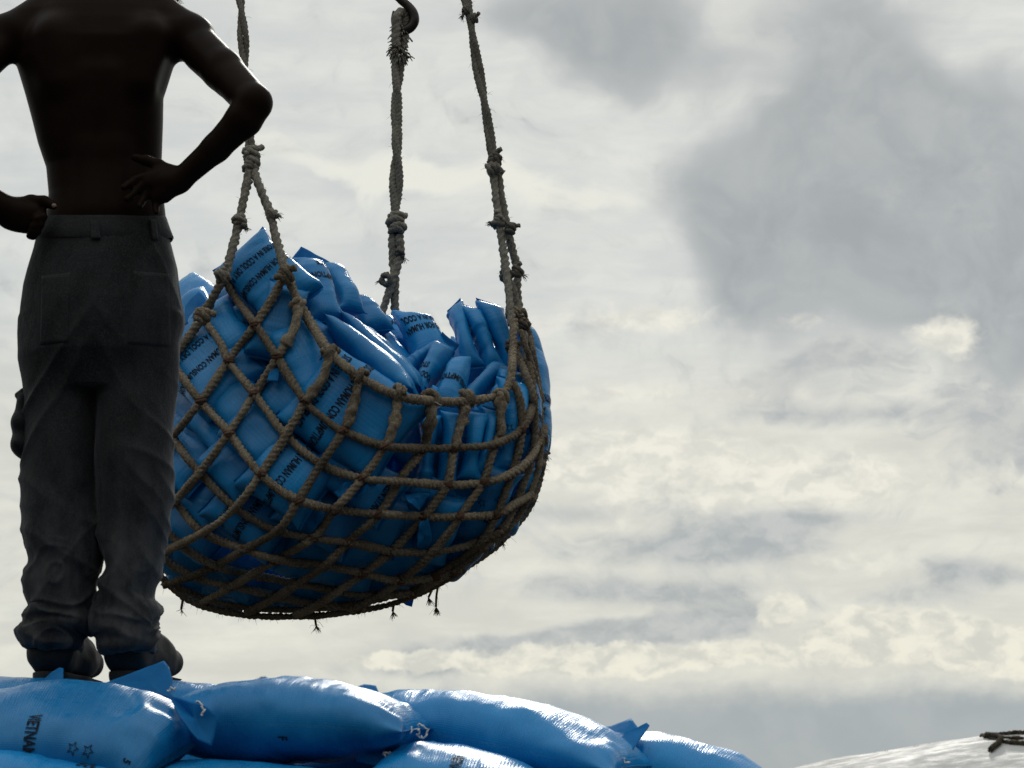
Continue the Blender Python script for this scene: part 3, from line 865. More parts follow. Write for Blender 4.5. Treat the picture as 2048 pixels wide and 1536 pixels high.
def rope_part(P, r, name='net_rope', parent=net, m_=M_ROPE, fuzz=60, lobes=3, pitch=.058, step=.0045, rough=.14):
    m = Mesh()
    P = resample(P, step)
    sd_r = rng.random() * 50
    tube(m, P, r * (1 + .16 * fbm(P * 9 + sd_r, 2)), 12, True, lobes, pitch, rough, sd_r)
    L = len(P) * step
    if fuzz:
        hairs(m, P, r, int(fuzz * L), .016)
    return m.build(name, m_, parent)
for gi, g in enumerate((ROPES_A, ROPES_B, EDGE)):
    for ri, pts in enumerate(g):
        fx = None
        P2, P3 = lay(pts, RR, proud=.004 if gi == 1 else 0)
        if gi == 2 and ri < 2:
            P3 = np.array([at(x, y, Yf(x, y) + (.02 if ri == 0 else -.03)) for x, y in P2])
        PL[(gi, ri)] = (P2, P3)
        rope_part(P3, RR * (1.0 if gi < 2 else .8), fuzz=100 if gi < 2 else 200)
# rim: front left corner, down along the low front, up to the right corner
RIM = [(572, 545), (600, 608), (657, 700), (720, 754), (797, 792), (863, 802), (930, 803), (996, 791), (1020, 765), (1026, 700), (1028, 640)]
P2, P3 = lay(RIM, RR * 1.15, proud=.012)
PL['rim'] = (P2, P3)
rope_part(P3, RR * 1.1, 'rim_rope')
P2b, P3b = lay([(450, 550), (404, 634), (365, 690), (320, 740)], RR, proud=.01)
rope_part(P3b, RR * 1.05, 'rim_rope')
def lump(center, rx, ry, rz, seed, m=None, nu=14, nv=16, amp=.3, axis=None):
    m = m or Mesh()
    th = np.linspace(.02, np.pi - .02, nu); ph = np.linspace(0, 2 * np.pi, nv, endpoint=False)
    A_, B_ = np.meshgrid(th, ph, indexing='ij')
    d = np.stack([np.sin(A_) * np.cos(B_), np.sin(A_) * np.sin(B_), np.cos(A_)], -1)
    r = 1 + amp * vnoise(d * 2.2 + seed) + amp * .5 * vnoise(d * 5 + seed)
    q = d * r[..., None] * np.array([rx, ry, rz])
    if axis is not None:
        z = nrm(axis); x = nrm(np.cross(z, [0, 1, 0.1])); y = np.cross(z, x)
        q = q[..., :1] * x + q[..., 1:2] * y + q[..., 2:] * z
    v = (q + np.asarray(center)).reshape(-1, 3)
    f = [k[::-1] for k in grid_faces(nu, nv, True)] + [tuple(range(nv))[::-1][::-1], tuple(range((nu - 1) * nv, nu * nv))[::-1]]
    m.add(v, f)
    return m
def coil(center, axis, r_in, r_rope, turns, m, seed=0, tail=.0):
    """rope wound round an axis"""
    z = nrm(axis); x = nrm(np.cross(z, [0.1, 1, .2])); y = np.cross(z, x)
    n = int(turns * 22)
    t = np.linspace(0, 1, n)
    a = t * turns * 2 * np.pi + seed
    ln = turns * r_rope * 1.5
    rad = r_in + r_rope * .6 + .25 * r_rope * np.sin(a * .5 + seed)
    P = center + x * (np.cos(a) * rad)[:, None] + y * (np.sin(a) * rad)[:, None] + z * ((t - .5) * ln + .35 * r_rope * np.sin(a))[:, None]
    if tail:
        e = P[-1] - P[-2]
        P = np.vstack([P, P[-1] + nrm(e + nrm(P[-1] - center) * np.linalg.norm(e)) * tail])
    tube(m, resample(P, .006), r_rope, 10, True, 3, .06, .2, seed)
def cross_pts(a, b):
    d = np.linalg.norm(a[:, None] - b[None], axis=2)
    i, j = np.unravel_index(d.argmin(), d.shape)
    return (i, j) if d[i, j] < 9 else None
k = 0
for ra in range(len(ROPES_A)):
    for rb in range(len(ROPES_B)):
        c = cross_pts(PL[(0, ra)][0], PL[(1, rb)][0])
        if c is None: continue
        pa, pb = PL[(0, ra)][1][c[0]], PL[(1, rb)][1][c[1]]
        i = c[0]
        P3a = PL[(0, ra)][1]
        ax = P3a[min(i + 2, len(P3a) - 1)] - P3a[max(i - 2, 0)]
        Pb = PL[(1, rb)][1]; j = c[1]
        bx = Pb[min(j + 2, len(Pb) - 1)] - Pb[max(j - 2, 0)]
        m = Mesh()
        ctr = (pa + pb) / 2 + np.array([0, -.004, 0])
        coil(ctr, nrm(nrm(ax) + nrm(bx)), RR * .85, RR * .36, 1.7, m, k)
        lump(ctr, .0145, .016, .0145, k * 1.7, m)
        hairs(m, np.array([ctr, ctr + [0, 0, .001], ctr + [0, 0, .002]]), .02, 7, .02)
        m.build('crossing_knot', M_LASH, net)
        k += 1
# doubled and whipped legs below the rim (thick short spans)
for rb, (i0, i1) in {1: (0, .27), 2: (0, .33), 3: (0, .3), 4: (0, .3), 5: (0, .3), 6: (0, .3), 7: (0, .25)}.items():
    P = PL[(1, rb)][1]
    seg = P[:max(6, int(len(P) * i1 * .62))]
    m = Mesh()
    q = resample(seg, .006)
    bulge_ = RR * (1.15 + .35 * np.sin(np.linspace(0, 1, len(q)) * np.pi * 2.2 + rb) * np.linspace(1, .6, len(q)))
    tube(m, q + np.array([.004, -.006, 0]), bulge_, 12, True, 2, .12, .3, rb)
    c0 = seg[0]
    coil(c0, nrm(PL['rim'][1][cross_pts(PL['rim'][0], PL[(1, rb)][0])[0] + 1] - PL['rim'][1][cross_pts(PL['rim'][0], PL[(1, rb)][0])[0] - 1]) if cross_pts(PL['rim'][0], PL[(1, rb)][0]) else (1, 0, 0), RR * 1.0, RR * .8, 1.6, m, rb)
    hairs(m, q, RR * 1.2, 60, .018)
    m.build('spliced_end', M_ROPE, net)

# ------------------------------------------------------------------ slings
def sling(name='sling'):
    o = empty(name, net.location); o.parent = net
    o.matrix_parent_inverse = net.matrix_basis.inverted()
    return o
def twisted(pts, r, pitch, parent, name='twisted_rope', spread=.75, fuzz=40, m_=M_ROPE2, widths=None):
    P = resample(catmull(np.array([at(*p) for p in pts]), .01), .006)
    T, Nn, B = frames(P)
    s = np.arange(len(P)) * .006
    m = Mesh()
    sp = r * spread if widths is None else np.interp(np.linspace(0, 1, len(P)), np.linspace(0, 1, len(widths)), widths) * r
    for ph in (0, np.pi):
        a = s / pitch * 2 * np.pi + ph
        Q = P + Nn * (np.sin(a) * sp)[:, None] + B * (np.cos(a) * sp)[:, None]
        tube(m, Q, r, 12, True, 3, .05, .12, ph)
    hairs(m, P, r * 1.6, int(fuzz * s[-1] / 1.0) + 4, .018)
    return m.build(name, m_, parent), P
def cord(pts, r, parent, name='sling_leg', fuzz=90, m_=M_ROPE2, pitch=.07):
    P = resample(catmull(np.array([at(*p) for p in pts]), .01), .0055)
    m = Mesh()
    tube(m, P, r * (1 + .10 * vnoise(np.stack([np.arange(len(P)) * .07, np.zeros(len(P)), np.full(len(P), r * 999 + pts[0][0])], -1))), 12, True, 3, pitch, .2, pts[0][0])
    hairs(m, P, r, int(fuzz * len(P) * .0055) + 3, .016)
    return m.build(name, m_, parent)
def knot(px_, py_, Y, parent, size=1.0, axis=(0, 0, 1), m_=M_ROPE2, seed=0, fray=0):
    c = at(px_, py_, Y)
    m = Mesh()
    coil(c, axis, RR * .75 * size, RR * .72 * size, 2.3, m, seed, .02 * size)
    ax2 = nrm(np.asarray(axis, float) + np.array([.9, 0, .3]))
    coil(c + np.array([0, -.006, .004]), ax2, RR * .85 * size, RR * .62 * size, 1.2, m, seed + 2)
    if fray:
        d0 = nrm(np.array([rng.choice([-1, 1]) * rng.uniform(.4, 1), rng.normal(0, .4), rng.normal(-.1, .5)]))
        p = c + d0 * RR * .9 * size
        tube(m, np.array([p, p + d0 * .008, p + d0 * .013]), [.006 * size, .0058 * size, .004 * size], 8)
        for q in range(fray * 5):
            d = nrm(d0 + rng.normal(size=3) * .38)
            a_ = p + d0 * .010 + rng.normal(size=3) * .002
            ln = rng.uniform(.008, .022)
            tube(m, np.array([a_, a_ + d * ln * .6, a_ + d * ln + np.array([rng.normal(0, .003), 0, -.004])]), [.0013, .0011, .0005], 3, False)
    hairs(m, np.array([c, c + [0, 0, .004], c + [0, 0, .008]]), RR * 1.4 * size, 22, .018)
    return m.build('sling_knot', m_, parent)

s1 = sling()
twisted([(470, -150, 8.62), (479, -20, 8.6), (486, 70, 8.58), (492, 180, 8.56), (502, 310, 8.54)], .0105, .42, s1, widths=[.8, .85, 1.0, .85, .8, .95])
knot(503, 312, 8.54, s1, 1.15, (0, 0, 1), seed=1)
knot(503, 330, 8.535, s1, 1.1, (.2, 0, 1), seed=5)
cord([(500, 335, 8.53), (487, 400, 8.5), (472, 470, 8.47), (452, 548, 8.44)], .0155, s1)
cord([(506, 335, 8.53), (518, 370, 8.51), (540, 428, 8.5), (556, 490, 8.47), (572, 548, 8.44)], .0155, s1)
knot(479, 444, 8.475, s1, .95, (-.25, 0, 1), seed=2, fray=9)
knot(545, 430, 8.49, s1, .7, (.8, 0, .3), seed=3, fray=10)
knot(447, 552, 8.43, s1, 1.0, (1, 0, .6), seed=4)
knot(570, 552, 8.42, s1, 1.15, (.6, 0, .8), seed=6, m_=M_ROPE)
knot(404, 633, 8.40, s1, 1.1, (.6, 0, .8), seed=7, fray=4, m_=M_ROPE)

s2 = sling()
MY = 9.55
m = Mesh()
eye = resample(catmull(np.array([at(x, y, Y) for x, y, Y in [(793, 95, MY - .01), (792, 60, MY - .015), (794, 34, MY - .02), (802, 24, MY), (810, 34, MY + .02), (810, 60, MY + .015), (806, 95, MY + .01)]]), .006), .006)
tube(m, eye, .0185, 12, True, 3, .06, .2, 3)
for q in range(200):                                   # frayed strand ends of the eye splice
    py0 = rng.choice([66, 98, 110], p=[.25, .35, .4]) + rng.normal(0, 5)
    a = rng.random() * 6.283
    d = nrm(np.array([math.cos(a), math.sin(a) * .9, rng.normal(-.1, .5)]))
    p = at(799 + rng.normal(0, 3), py0, MY) + d * .014
    ln = rng.uniform(.014, .032)
    tube(m, np.array([p, p + d * ln * .6, p + d * ln + np.array([0, 0, -.012])]), [.0034, .0030, .0016], 5)
m.build('eye_splice', M_ROPE2, s2)
twisted([(797, 112, MY), (793, 200, MY), (794, 300, MY), (790, 440, MY)], .0155, .50, s2, widths=[.55, .8, .95, .5, .25, .75, .9, .8, .45, .2])
knot(791, 442, MY, s2, 1.35, (.1, 0, 1), seed=8)
knot(794, 460, MY - .01, s2, 1.2, (.3, 0, 1), seed=9)
cord([(786, 470, MY), (786, 520, MY), (790, 560, MY), (790, 610, MY), (791, 660, MY)], .0165, s2)
cord([(799, 470, MY - .01), (800, 510, MY - .01), (790, 545, MY - .02), (779, 580, MY - .02), (762, 632, MY - .02)], .0165, s2)
knot(772, 560, MY - .03, s2, .95, (0, 1, .2), seed=10, fray=3)
knot(800, 508, MY - .02, s2, .7, (0, .3, 1), seed=15, fray=3)

s3 = sling()
RY = 9.0
twisted([(915, -150, RY + .05), (930, -20, RY + .03), (942, 50, RY), (955, 130, RY), (966, 190, RY), (978, 260, RY), (986, 318, RY)], .0125, .55, s3, widths=[.9, .8, .9, .5, .35, .7, .75, .5, .4], fuzz=90)
knot(948, 38, RY - .01, s3, .7, (1, 0, .3), seed=11, fray=3)
knot(932, 22, RY - .01, s3, .6, (1, 0, .3), seed=16, fray=6)
knot(991, 318, RY - .01, s3, 1.0, (.5, 0, 1), seed=12)
knot(985, 338, RY - .01, s3, 1.0, (.9, 0, .4), seed=13)
cord([(986, 340, RY), (995, 420, RY - .02), (1007, 500, RY - .04), (1017, 580, RY - .08), (1024, 650, RY - .13)], .0145, s3)
cord([(996, 345, RY + .01), (1008, 420, RY + .02), (1022, 490, RY + .03), (1034, 540, RY + .04), (1036, 600, RY + .04), (1050, 660, RY + .03), (1062, 730, RY + .02)], .0145, s3)
cord([(1010, 552, RY - .04), (1024, 575, RY - .03), (1036, 620, RY - .02), (1046, 660, RY - .02), (1056, 735, RY - .03)], .0145, s3)
for kx, ky, ks, kf in ((998, 444, .95, 8), (1021, 458, .8, 6), (1013, 550, .95, 0), (1034, 545, .9, 2), (1024, 628, 1.0, 2), (1048, 650, .9, 2), (1026, 694, 1.05, 3), (1020, 764, 1.1, 3)):
    knot(kx, ky, RY - .03 - max(0, ky - 560) * .0006, s3, ks, (.4, 0, 1), seed=kx * .37, fray=kf, m_=M_ROPE if ky > 600 else M_ROPE2)
s4 = sling()                                           # the corner behind the man
twisted([(250, -150, 9.3), (262, 60, 9.3), (275, 330, 9.3)], .0125, .45, s4)
cord([(275, 330, 9.3), (300, 480, 9.2), (330, 720, 9.0)], .0145, s4)
knot(275, 332, 9.29, s4, 1.2, seed=21)

# loose frayed ends under the net
for i, (x, y, ln, kf) in enumerate([(868, 1165, 30, 14), (876, 1170, 44, 22), (784, 1205, 18, 12), (630, 1234, 16, 10), (366, 1200, 18, 4), (1092, 900, 6, 16), (1090, 815, 8, 8), (1010, 1070, 14, 4)]):
    m = Mesh()
    Y = 8.98
    a = at(x, y, Y); b = at(x + rng.normal(0, 4), y + ln, Y)
    tube(m, resample(catmull([a, (a + b) / 2 + rng.normal(size=3) * .006, b], .004), .004), .0042, 6)
    for q in range(kf * 2):
        d = nrm(np.array([rng.normal(.2, .35), rng.normal(0, .35), -1 + rng.normal(0, .3)]))
        tube(m, np.array([b, b + d * .010, b + d * rng.uniform(.014, .034) + np.array([rng.normal(0, .004), 0, 0])]), [.0013, .0011, .0005], 3, False)
    hairs(m, np.array([a, (a + b) / 2, b]), .003, 10, .03)
    m.build('frayed_end', M_LASH if y > 1000 else M_ROPE2, net)

# ------------------------------------------------------------------ crane hook
hk = [(795, -150), (793, -60), (790, -18), (800, -2), (816, 12), (826, 26), (828, 42), (820, 55), (806, 60), (793, 52), (788, 38), (787, 22)]
hr = [.016, .016, .016, .016, .017, .0185, .0195, .0195, .019, .016, .012, .004]
Ph = np.array([at(x, y, MY) for x, y in hk])
Phs = resample(catmull(Ph, .004), .004)
dd = np.r_[0, np.cumsum(np.linalg.norm(np.diff(Ph, axis=0), axis=1))]
m = Mesh()
tube(m, Phs, np.interp(np.linspace(0, dd[-1], len(Phs)), dd, hr), 16)
hook = m.build('crane_hook', M_STEEL)
tag(hook, 'dark steel hook holding the middle sling of the net', 'hook')

# ------------------------------------------------------------------ sacks in the foreground
GP = 'blue sacks piled in the foreground'
def fs(label, A, M, B, w, t, n=(0, -.45, .9), **k):
    return sack(label, at(*A), at(*B), w, t, n, M=at(*M), group=GP, nu=150, nv=110, **k)
fg1, sh1 = fs('large blue sack at left below the boots, lettering and stars on side', (-170, 1490, 5.50), (100, 1464, 5.48), (368, 1512, 5.46), .34, .152, n=(0, -.5, .87), flaps=((-1, .03, .2),), power=4.0, skew=(0, -.25),
   marks=[('VIETNAM', .024, -.02, .125, .66), ('*', .015, .33, .150), ('*', .015, .46, .150), ('5', .02, .80, .14, .7)])
fg2, sh2 = fs('glossy creased blue sack in the middle of the top row', (312, 1452, 5.66), (575, 1443, 5.62), (852, 1462, 5.56), .36, .174, rag=1.7, n=(0, -.10, 1), flaps=((1, .012, .2),), marks=[('H', .022, -.22, -.02, .9), ('F', .02, .1, .235, .8)], tails=((1, .9, 3),), power=2.5, skew=(0, 0))
fg3, sh3 = fs('blue sack sloping down to the right, third in top row', (685, 1428, 5.84), (975, 1470, 5.8), (1275, 1538, 5.72), .38, .168, n=(0, -.12, 1), flaps=((1, .012, .1),), tails=((1, .6, 4),), power=2.3)
fg4, sh4 = fs('blue sack at right end of the pile, running out of picture', (1165, 1548, 6.02), (1350, 1546, 6.0), (1600, 1665, 5.95), .36, .16, n=(0, -.1, 1), flaps=())
fs('blue sack peeping out lowest at left under the large sack', (-180, 1600, 5.40), (60, 1586, 5.38), (300, 1640, 5.38), .36, .155, n=(0, -.1, 1), marks=[('RICE', .03, .45, .06, .7)])
fg6, sh6 = fs('bright blue sack with white stitched end under the sloping sack', (766, 1578, 5.52), (905, 1574, 5.50), (1215, 1668, 5.50), .36, .15, n=(0, -.15, 1), flaps=((-1, .02, .4),), marks=[('VIETNAM', .019, .02, .115, .7)])
fs('blue sack just showing at the bottom edge below the middle sack', (225, 1612, 5.52), (470, 1606, 5.50), (760, 1622, 5.50), .36, .17, n=(0, -.1, 1))
# sacks that carry the man, behind the front row
fs('blue sack under the left boot behind the front row', (-120, 1432, 6.02), (60, 1428, 6.02), (215, 1436, 6.02), .40, .15, n=(0, 0, 1), rag=.5)
fs('blue sack under the right boot behind the front row', (190, 1436, 6.06), (340, 1432, 6.06), (520, 1440, 6.06), .42, .15, n=(0, 0, 1), rag=.5)
for q, (x, y, Y) in enumerate([(-100, 1590, 6.0), (320, 1580, 6.0), (800, 1570, 5.95), (1150, 1640, 6.0)]):
    sack('blue sack hidden under the upper row of the pile', at(x - 260, y, Y), at(x + 250, y, Y), .42, .19, (0, 0, 1), flaps=(), group='sacks hidden inside the pile', nu=30, nv=24)
# loose cloth at the sack ends
flap_poly([(204, 1370, 5.66), (262, 1348, 5.66), (328, 1321, 5.68), (338, 1334, 5.68), (346, 1362, 5.64), (344, 1398, 5.58), (318, 1390, 5.58), (250, 1378, 5.62)], fg2, seed=11, bulge=.002)
flap_poly([(338, 1392, 5.52), (372, 1402, 5.46), (404, 1408, 5.45), (438, 1432, 5.46), (424, 1492, 5.44), (396, 1480, 5.42), (384, 1466, 5.41), (362, 1438, 5.42)], fg1, seed=12, bulge=.003)
flap_poly([(1176, 1456, 5.93), (1222, 1454, 5.9), (1262, 1438, 5.9), (1282, 1463, 5.86), (1293, 1446, 5.86), (1299, 1451, 5.86), (1268, 1498, 5.78), (1250, 1514, 5.74), (1224, 1496, 5.74), (1198, 1474, 5.82)], fg4, seed=13, bulge=.002)
flap_poly([(698, 1380, 5.76), (728, 1369, 5.78), (752, 1372, 5.76), (764, 1402, 5.70), (744, 1400, 5.68), (722, 1390, 5.72)], fg3, seed=14, bulge=.003)
flap_poly([(714, 1524, 5.5), (722, 1492, 5.48), (742, 1484, 5.5), (772, 1500, 5.48), (764, 1532, 5.47)], fg6, seed=15, bulge=.014)
flap_poly([(86, 1362, 5.85), (104, 1345, 5.85), (119, 1335, 5.85), (127, 1337, 5.85), (127, 1366, 5.82)], [o for o in COL.objects if 'under the left boot' in o.get('label', '')][0], seed=16, bulge=.003)
# white chain stitching on the ends that show
def stitch_line(pts, parent, r=.0022, seed=0):
    P = resample(catmull(np.array([at(*p) for p in pts]), .003), .003)
    n = len(P)
    w = np.stack([np.sin(np.arange(n) * 1.3 + seed), np.cos(np.arange(n) * 2.1), np.cos(np.arange(n) * 1.7 + seed)], -1) * .0028
    m = Mesh(); tube(m, P + w, r, 5)
    m.build('stitching', M_THREAD, parent)
stitch_line([(334, 1384, 5.50), (345, 1376, 5.50), (352, 1380, 5.49)], fg2, .0018)
stitch_line([(392, 1402, 5.435), (402, 1408, 5.43), (408, 1420, 5.43), (402, 1434, 5.43)], fg1, .0022, 2)
stitch_line([(836, 1450, 5.50), (848, 1452, 5.49), (856, 1462, 5.49), (848, 1474, 5.49), (836, 1472, 5.50), (838, 1458, 5.49)], fg2, .0018, 3)
stitch_line([(768, 1508, 5.46), (780, 1506, 5.455), (790, 1514, 5.455), (784, 1520, 5.455), (772, 1516, 5.455), (770, 1509, 5.455)], fg6, .0022, 4)
stitch_line([(1232, 1516, 5.70), (1244, 1513, 5.69), (1248, 1520, 5.69), (1256, 1527, 5.69)], fg3, .0022, 5)

# ------------------------------------------------------------------ white sheeting with a scrap of rope, lower right
def sheet():
    nx_, ny_ = 120, 60
    xs = np.linspace(1400, 2500, nx_)
    top = np.interp(xs, [1400, 1550, 1700, 1850, 2048, 2250, 2500], [1586, 1545, 1516, 1494, 1468, 1448, 1440])
    v = []
    for j in range(ny_):
        t = j / (ny_ - 1)
        for x, y in zip(xs, top):
            ang = t * 2.6 - 1.0                         # over the crest: front, crest, back
            p = at(x, y, 5.0)
            p = p + np.array([0, math.sin(ang) * .62, (math.cos(ang) - 1) * .34])
            v.append(p)
    v = np.array(v)
    d = .010 * vnoise(v * np.array([5, 9, 9]) + 4) + .006 * vnoise(np.stack([v[:, 0] * 6 + v[:, 1] * 12, v[:, 1] * 26, v[:, 2] * 14], -1))
    v[:, 2] += d - .006
    return v, grid_faces(ny_, nx_)
m, n, b, o_ = mat('wet white plastic sheet')
t_ = n.n('ShaderNodeTexCoord')
z1 = n.noise(t_.outputs['Object'], 7, 6, .6)
n.l(n.mix(n.smooth(z1.outputs[0], .35, .7), (.56, .555, .55, 1), (.46, .455, .45, 1)), b.inputs['Base Color'])
z2 = n.noise(n.mapping(t_.outputs['Object'], scale=(1, 2.2, 2)), 22, 6, .6)
n.l(n.smooth(z2.outputs[0], .35, .7, .5, .75), b.inputs['Roughness']); b.inputs['Specular IOR Level'].default_value = .12
bump(n, b, z2.outputs[0], .35, .006)
M_SHEET = m
sv_, sf_ = sheet()
tarp = make_obj('tarpaulin', sv_, [q[::-1] for q in sf_], M_SHEET)
tarp.modifiers.new('thickness', 'SOLIDIFY').thickness = .004
tag(tarp, 'wet glossy white plastic sheet over a load at the lower right', 'tarpaulin')
BT = BVHTree.FromPolygons([tuple(p) for p in sv_], sf_)
def on_sheet(px_, py_, lift=.0):
    d = nrm(ray(px_, py_))
    h = BT.ray_cast(Vector(CAM), Vector(d), 30)
    return np.array(h[0]) + np.array([0, -.4, .9]) * lift if h[0] is not None else at(px_, py_, 5.0)
mw, nw, bw, ow = mat('water drop')
bw.inputs['Base Color'].default_value = (.9, .92, .95, 1); bw.inputs['Roughness'].default_value = .03
bw.inputs['Transmission Weight'].default_value = .6; bw.inputs['IOR'].default_value = 1.33
md = Mesh()
for q in range(70):
    x = rng.uniform(1600, 2046); top = np.interp(x, [1550, 1700, 1850, 2048], [1538, 1508, 1486, 1460])
    c = on_sheet(x, top + 2 + abs(rng.normal(0, 16)))
    s_ = rng.uniform(.0012, .0032)
    lump(c, s_ * 1.3, s_ * 1.3, s_ * .8, q, md, 6, 8, .15)
dr = md.build('water_drops', mw, tarp)
dr['kind'] = 'stuff'
M_OLD = rope_material('old dark rope', (.055, .042, .028), (.028, .021, .015), (.13, .11, .07))
m = Mesh()
for pts, r in (([(2160, 1478), (2090, 1474), (2048, 1472), (2000, 1474), (1966, 1478)], .0046), ([(1964, 1478), (1985, 1484), (2010, 1490), (2048, 1494), (2120, 1500)], .0046), ([(1968, 1480), (1990, 1481), (2020, 1482), (2048, 1482)], .0035)):
    P = resample(catmull(np.array([on_sheet(x, y, .006) for x, y in pts]), .004), .004)
    tube(m, P, r * (1 + .2 * vnoise(np.stack([np.arange(len(P)) * .2, np.zeros(len(P)) + r * 900, np.zeros(len(P))], -1))), 10, True, 3, .03, .35, r * 77)
P = resample(catmull(np.array([on_sheet(x, y, .008) for x, y in [(1972, 1480), (1996, 1486), (2004, 1492)]] ), .004), .004)
P = resample(catmull(np.array([on_sheet(x, y, .010) for x, y in [(1974, 1479), (2000, 1484), (1998, 1494), (1986, 1504), (1980, 1510)]]), .003), .003)
tube(m, P, .0052, 10, True, 3, .03, .3, 5)
ro = m.build('old_rope', M_OLD)
tag(ro, 'frayed dark brown rope end lying on the wet white sheet', 'rope')

# ------------------------------------------------------------------ body modelling: distance fields meshed as one surface
class Field:
    def __init__(s, lo, hi, h):
        s.lo = np.asarray(lo, float); s.h = h
        s.n = np.ceil((np.asarray(hi) - s.lo) / h).astype(int) + 1
        s.f = np.full(s.n, .2, np.float32)
    def box(s, lo, hi):
        a = np.clip(np.floor((np.asarray(lo) - s.lo) / s.h).astype(int), 0, s.n - 1)
        b = np.clip(np.ceil((np.asarray(hi) - s.lo) / s.h).astype(int) + 1, 1, s.n)
        sl = tuple(slice(i, j) for i, j in zip(a, b))
        g = [(s.lo[k] + s.h * np.arange(a[k], b[k])).astype(np.float32) for k in range(3)]
        return sl, np.meshgrid(*g, indexing='ij')
    def blend(s, sl, d, k):
        a = s.f[sl]
        if k <= 0:
            s.f[sl] = np.minimum(a, d); return
        t = np.clip(.5 + .5 * (a - d) / k, 0, 1)
        s.f[sl] = a * (1 - t) + d * t - k * t * (1 - t)
    def cap(s, A, B, ra, rb, k=.02):
        A, B = np.asarray(A, float), np.asarray(B, float)
        mg = max(ra, rb) + .05
        sl, (X, Y, Z) = s.box(np.minimum(A, B) - mg, np.maximum(A, B) + mg)
        if 0 in s.f[sl].shape: return
        d = B - A; L = d @ d + 1e-9
        t = np.clip(((X - A[0]) * d[0] + (Y - A[1]) * d[1] + (Z - A[2]) * d[2]) / L, 0, 1)
        q = np.sqrt((X - A[0] - t * d[0]) ** 2 + (Y - A[1] - t * d[1]) ** 2 + (Z - A[2] - t * d[2]) ** 2) - (ra + (rb - ra) * t)
        s.blend(sl, q.astype(np.float32), k)
    def chain(s, pts, rads, k=.01):
        for i in range(len(pts) - 1):
            s.cap(pts[i], pts[i + 1], rads[i], rads[i + 1], k)
    def ell(s, C, axes, r, k=.02):
        C = np.asarray(C, float); mg = max(r) + .05
        sl, (X, Y, Z) = s.box(C - mg, C + mg)
        if 0 in s.f[sl].shape: return
        q = 0; P = (X - C[0], Y - C[1], Z - C[2])
        for ax, rr in zip(axes, r):
            q = q + ((P[0] * ax[0] + P[1] * ax[1] + P[2] * ax[2]) / rr) ** 2
        q = np.sqrt(q)
        s.blend(sl, ((q - 1) * min(r) * 1.0).astype(np.float32), k)
    def loft(s, zs, cx, cy, rx, ry, k=.02, pw=2.3):
        """stack of rounded sections given from top to bottom"""
        zs = np.asarray(zs); o = np.argsort(zs)
        zs, cx, cy, rx, ry = [np.asarray(a, float)[o] for a in (zs, cx, cy, rx, ry)]
        lo = (min(cx - rx) - .06, min(cy - ry) - .06, zs[0] - .05); hi = (max(cx + rx) + .06, max(cy + ry) + .06, zs[-1] + .05)
        sl, (X, Y, Z) = s.box(lo, hi)
        z1 = Z[0, 0]
        I = lambda a: np.interp(z1, zs, a)[None, None, :]
        q = (np.abs((X - I(cx)) / I(rx)) ** pw + np.abs((Y - I(cy)) / I(ry)) ** pw) ** (1 / pw)
        d = (q - 1) * np.minimum(I(rx), I(ry))
        dz = np.maximum(zs[0] - z1, z1 - zs[-1])[None, None, :]
        d = np.maximum(d, dz)
        s.blend(sl, d.astype(np.float32), k)
    def mesh(s, relax=3):
        f = s.f; sg = f < 0
        C = [(0, 0, 0), (1, 0, 0), (0, 1, 0), (1, 1, 0), (0, 0, 1), (1, 0, 1), (0, 1, 1), (1, 1, 1)]
        n = s.n - 1
        sub = lambda a, c: a[c[0]:c[0] + n[0], c[1]:c[1] + n[1], c[2]:c[2] + n[2]]
        cnt_in = sum(sub(sg, c).astype(np.int8) for c in C)
        act = np.argwhere((cnt_in > 0) & (cnt_in < 8))
        idx = np.full(n, -1, np.int64); idx[tuple(act.T)] = np.arange(len(act))
        pos = np.zeros((len(act), 3)); cn = np.zeros(len(act))
        for a in range(8):
            for b in range(a + 1, 8):
                if sum(abs(C[a][k] - C[b][k]) for k in range(3)) != 1: continue
                fa = f[tuple((act + C[a]).T)]; fb = f[tuple((act + C[b]).T)]
                mk = (fa < 0) != (fb < 0)
                t = np.where(mk, fa / np.where(mk, fa - fb, 1), 0)
                p = np.array(C[a]) + t[:, None] * (np.array(C[b]) - np.array(C[a]))
                pos += p * mk[:, None]; cn += mk
        v = s.lo + (act + pos / cn[:, None]) * s.h
        quads = []
        for ax in range(3):
            o1, o2 = [(1, 2), (2, 0), (0, 1)][ax]
            e = np.zeros(3, int); e[ax] = 1
            s0 = sg[tuple(slice(0, s.n[k] - e[k]) for k in range(3))]; s1 = sg[tuple(slice(e[k], s.n[k]) for k in range(3))]
            ch = np.argwhere(s0 != s1)
            ch = ch[(ch[:, o1] > 0) & (ch[:, o2] > 0) & (ch[:, o1] < n[o1]) & (ch[:, o2] < n[o2])]
            d1 = np.zeros(3, int); d1[o1] = 1; d2 = np.zeros(3, int); d2[o2] = 1
            q = np.stack([idx[tuple((ch - d1 - d2).T)], idx[tuple((ch - d2).T)], idx[tuple(ch.T)], idx[tuple((ch - d1).T)]], 1)
            fl = ~s0[tuple(ch.T)]
            q[fl] = q[fl][:, ::-1]
            quads.append(q)
        F = np.concatenate(quads)
        E = np.concatenate([F[:, [i, (i + 1) % 4]] for i in range(4)])
        for _ in range(relax):
            acc = np.zeros_like(v); c = np.zeros(len(v))
            np.add.at(acc, E[:, 0], v[E[:, 1]]); np.add.at(acc, E[:, 1], v[E[:, 0]])
            np.add.at(c, E[:, 0], 1); np.add.at(c, E[:, 1], 1)
            v = .5 * v + .5 * acc / c[:, None]
        return v, F
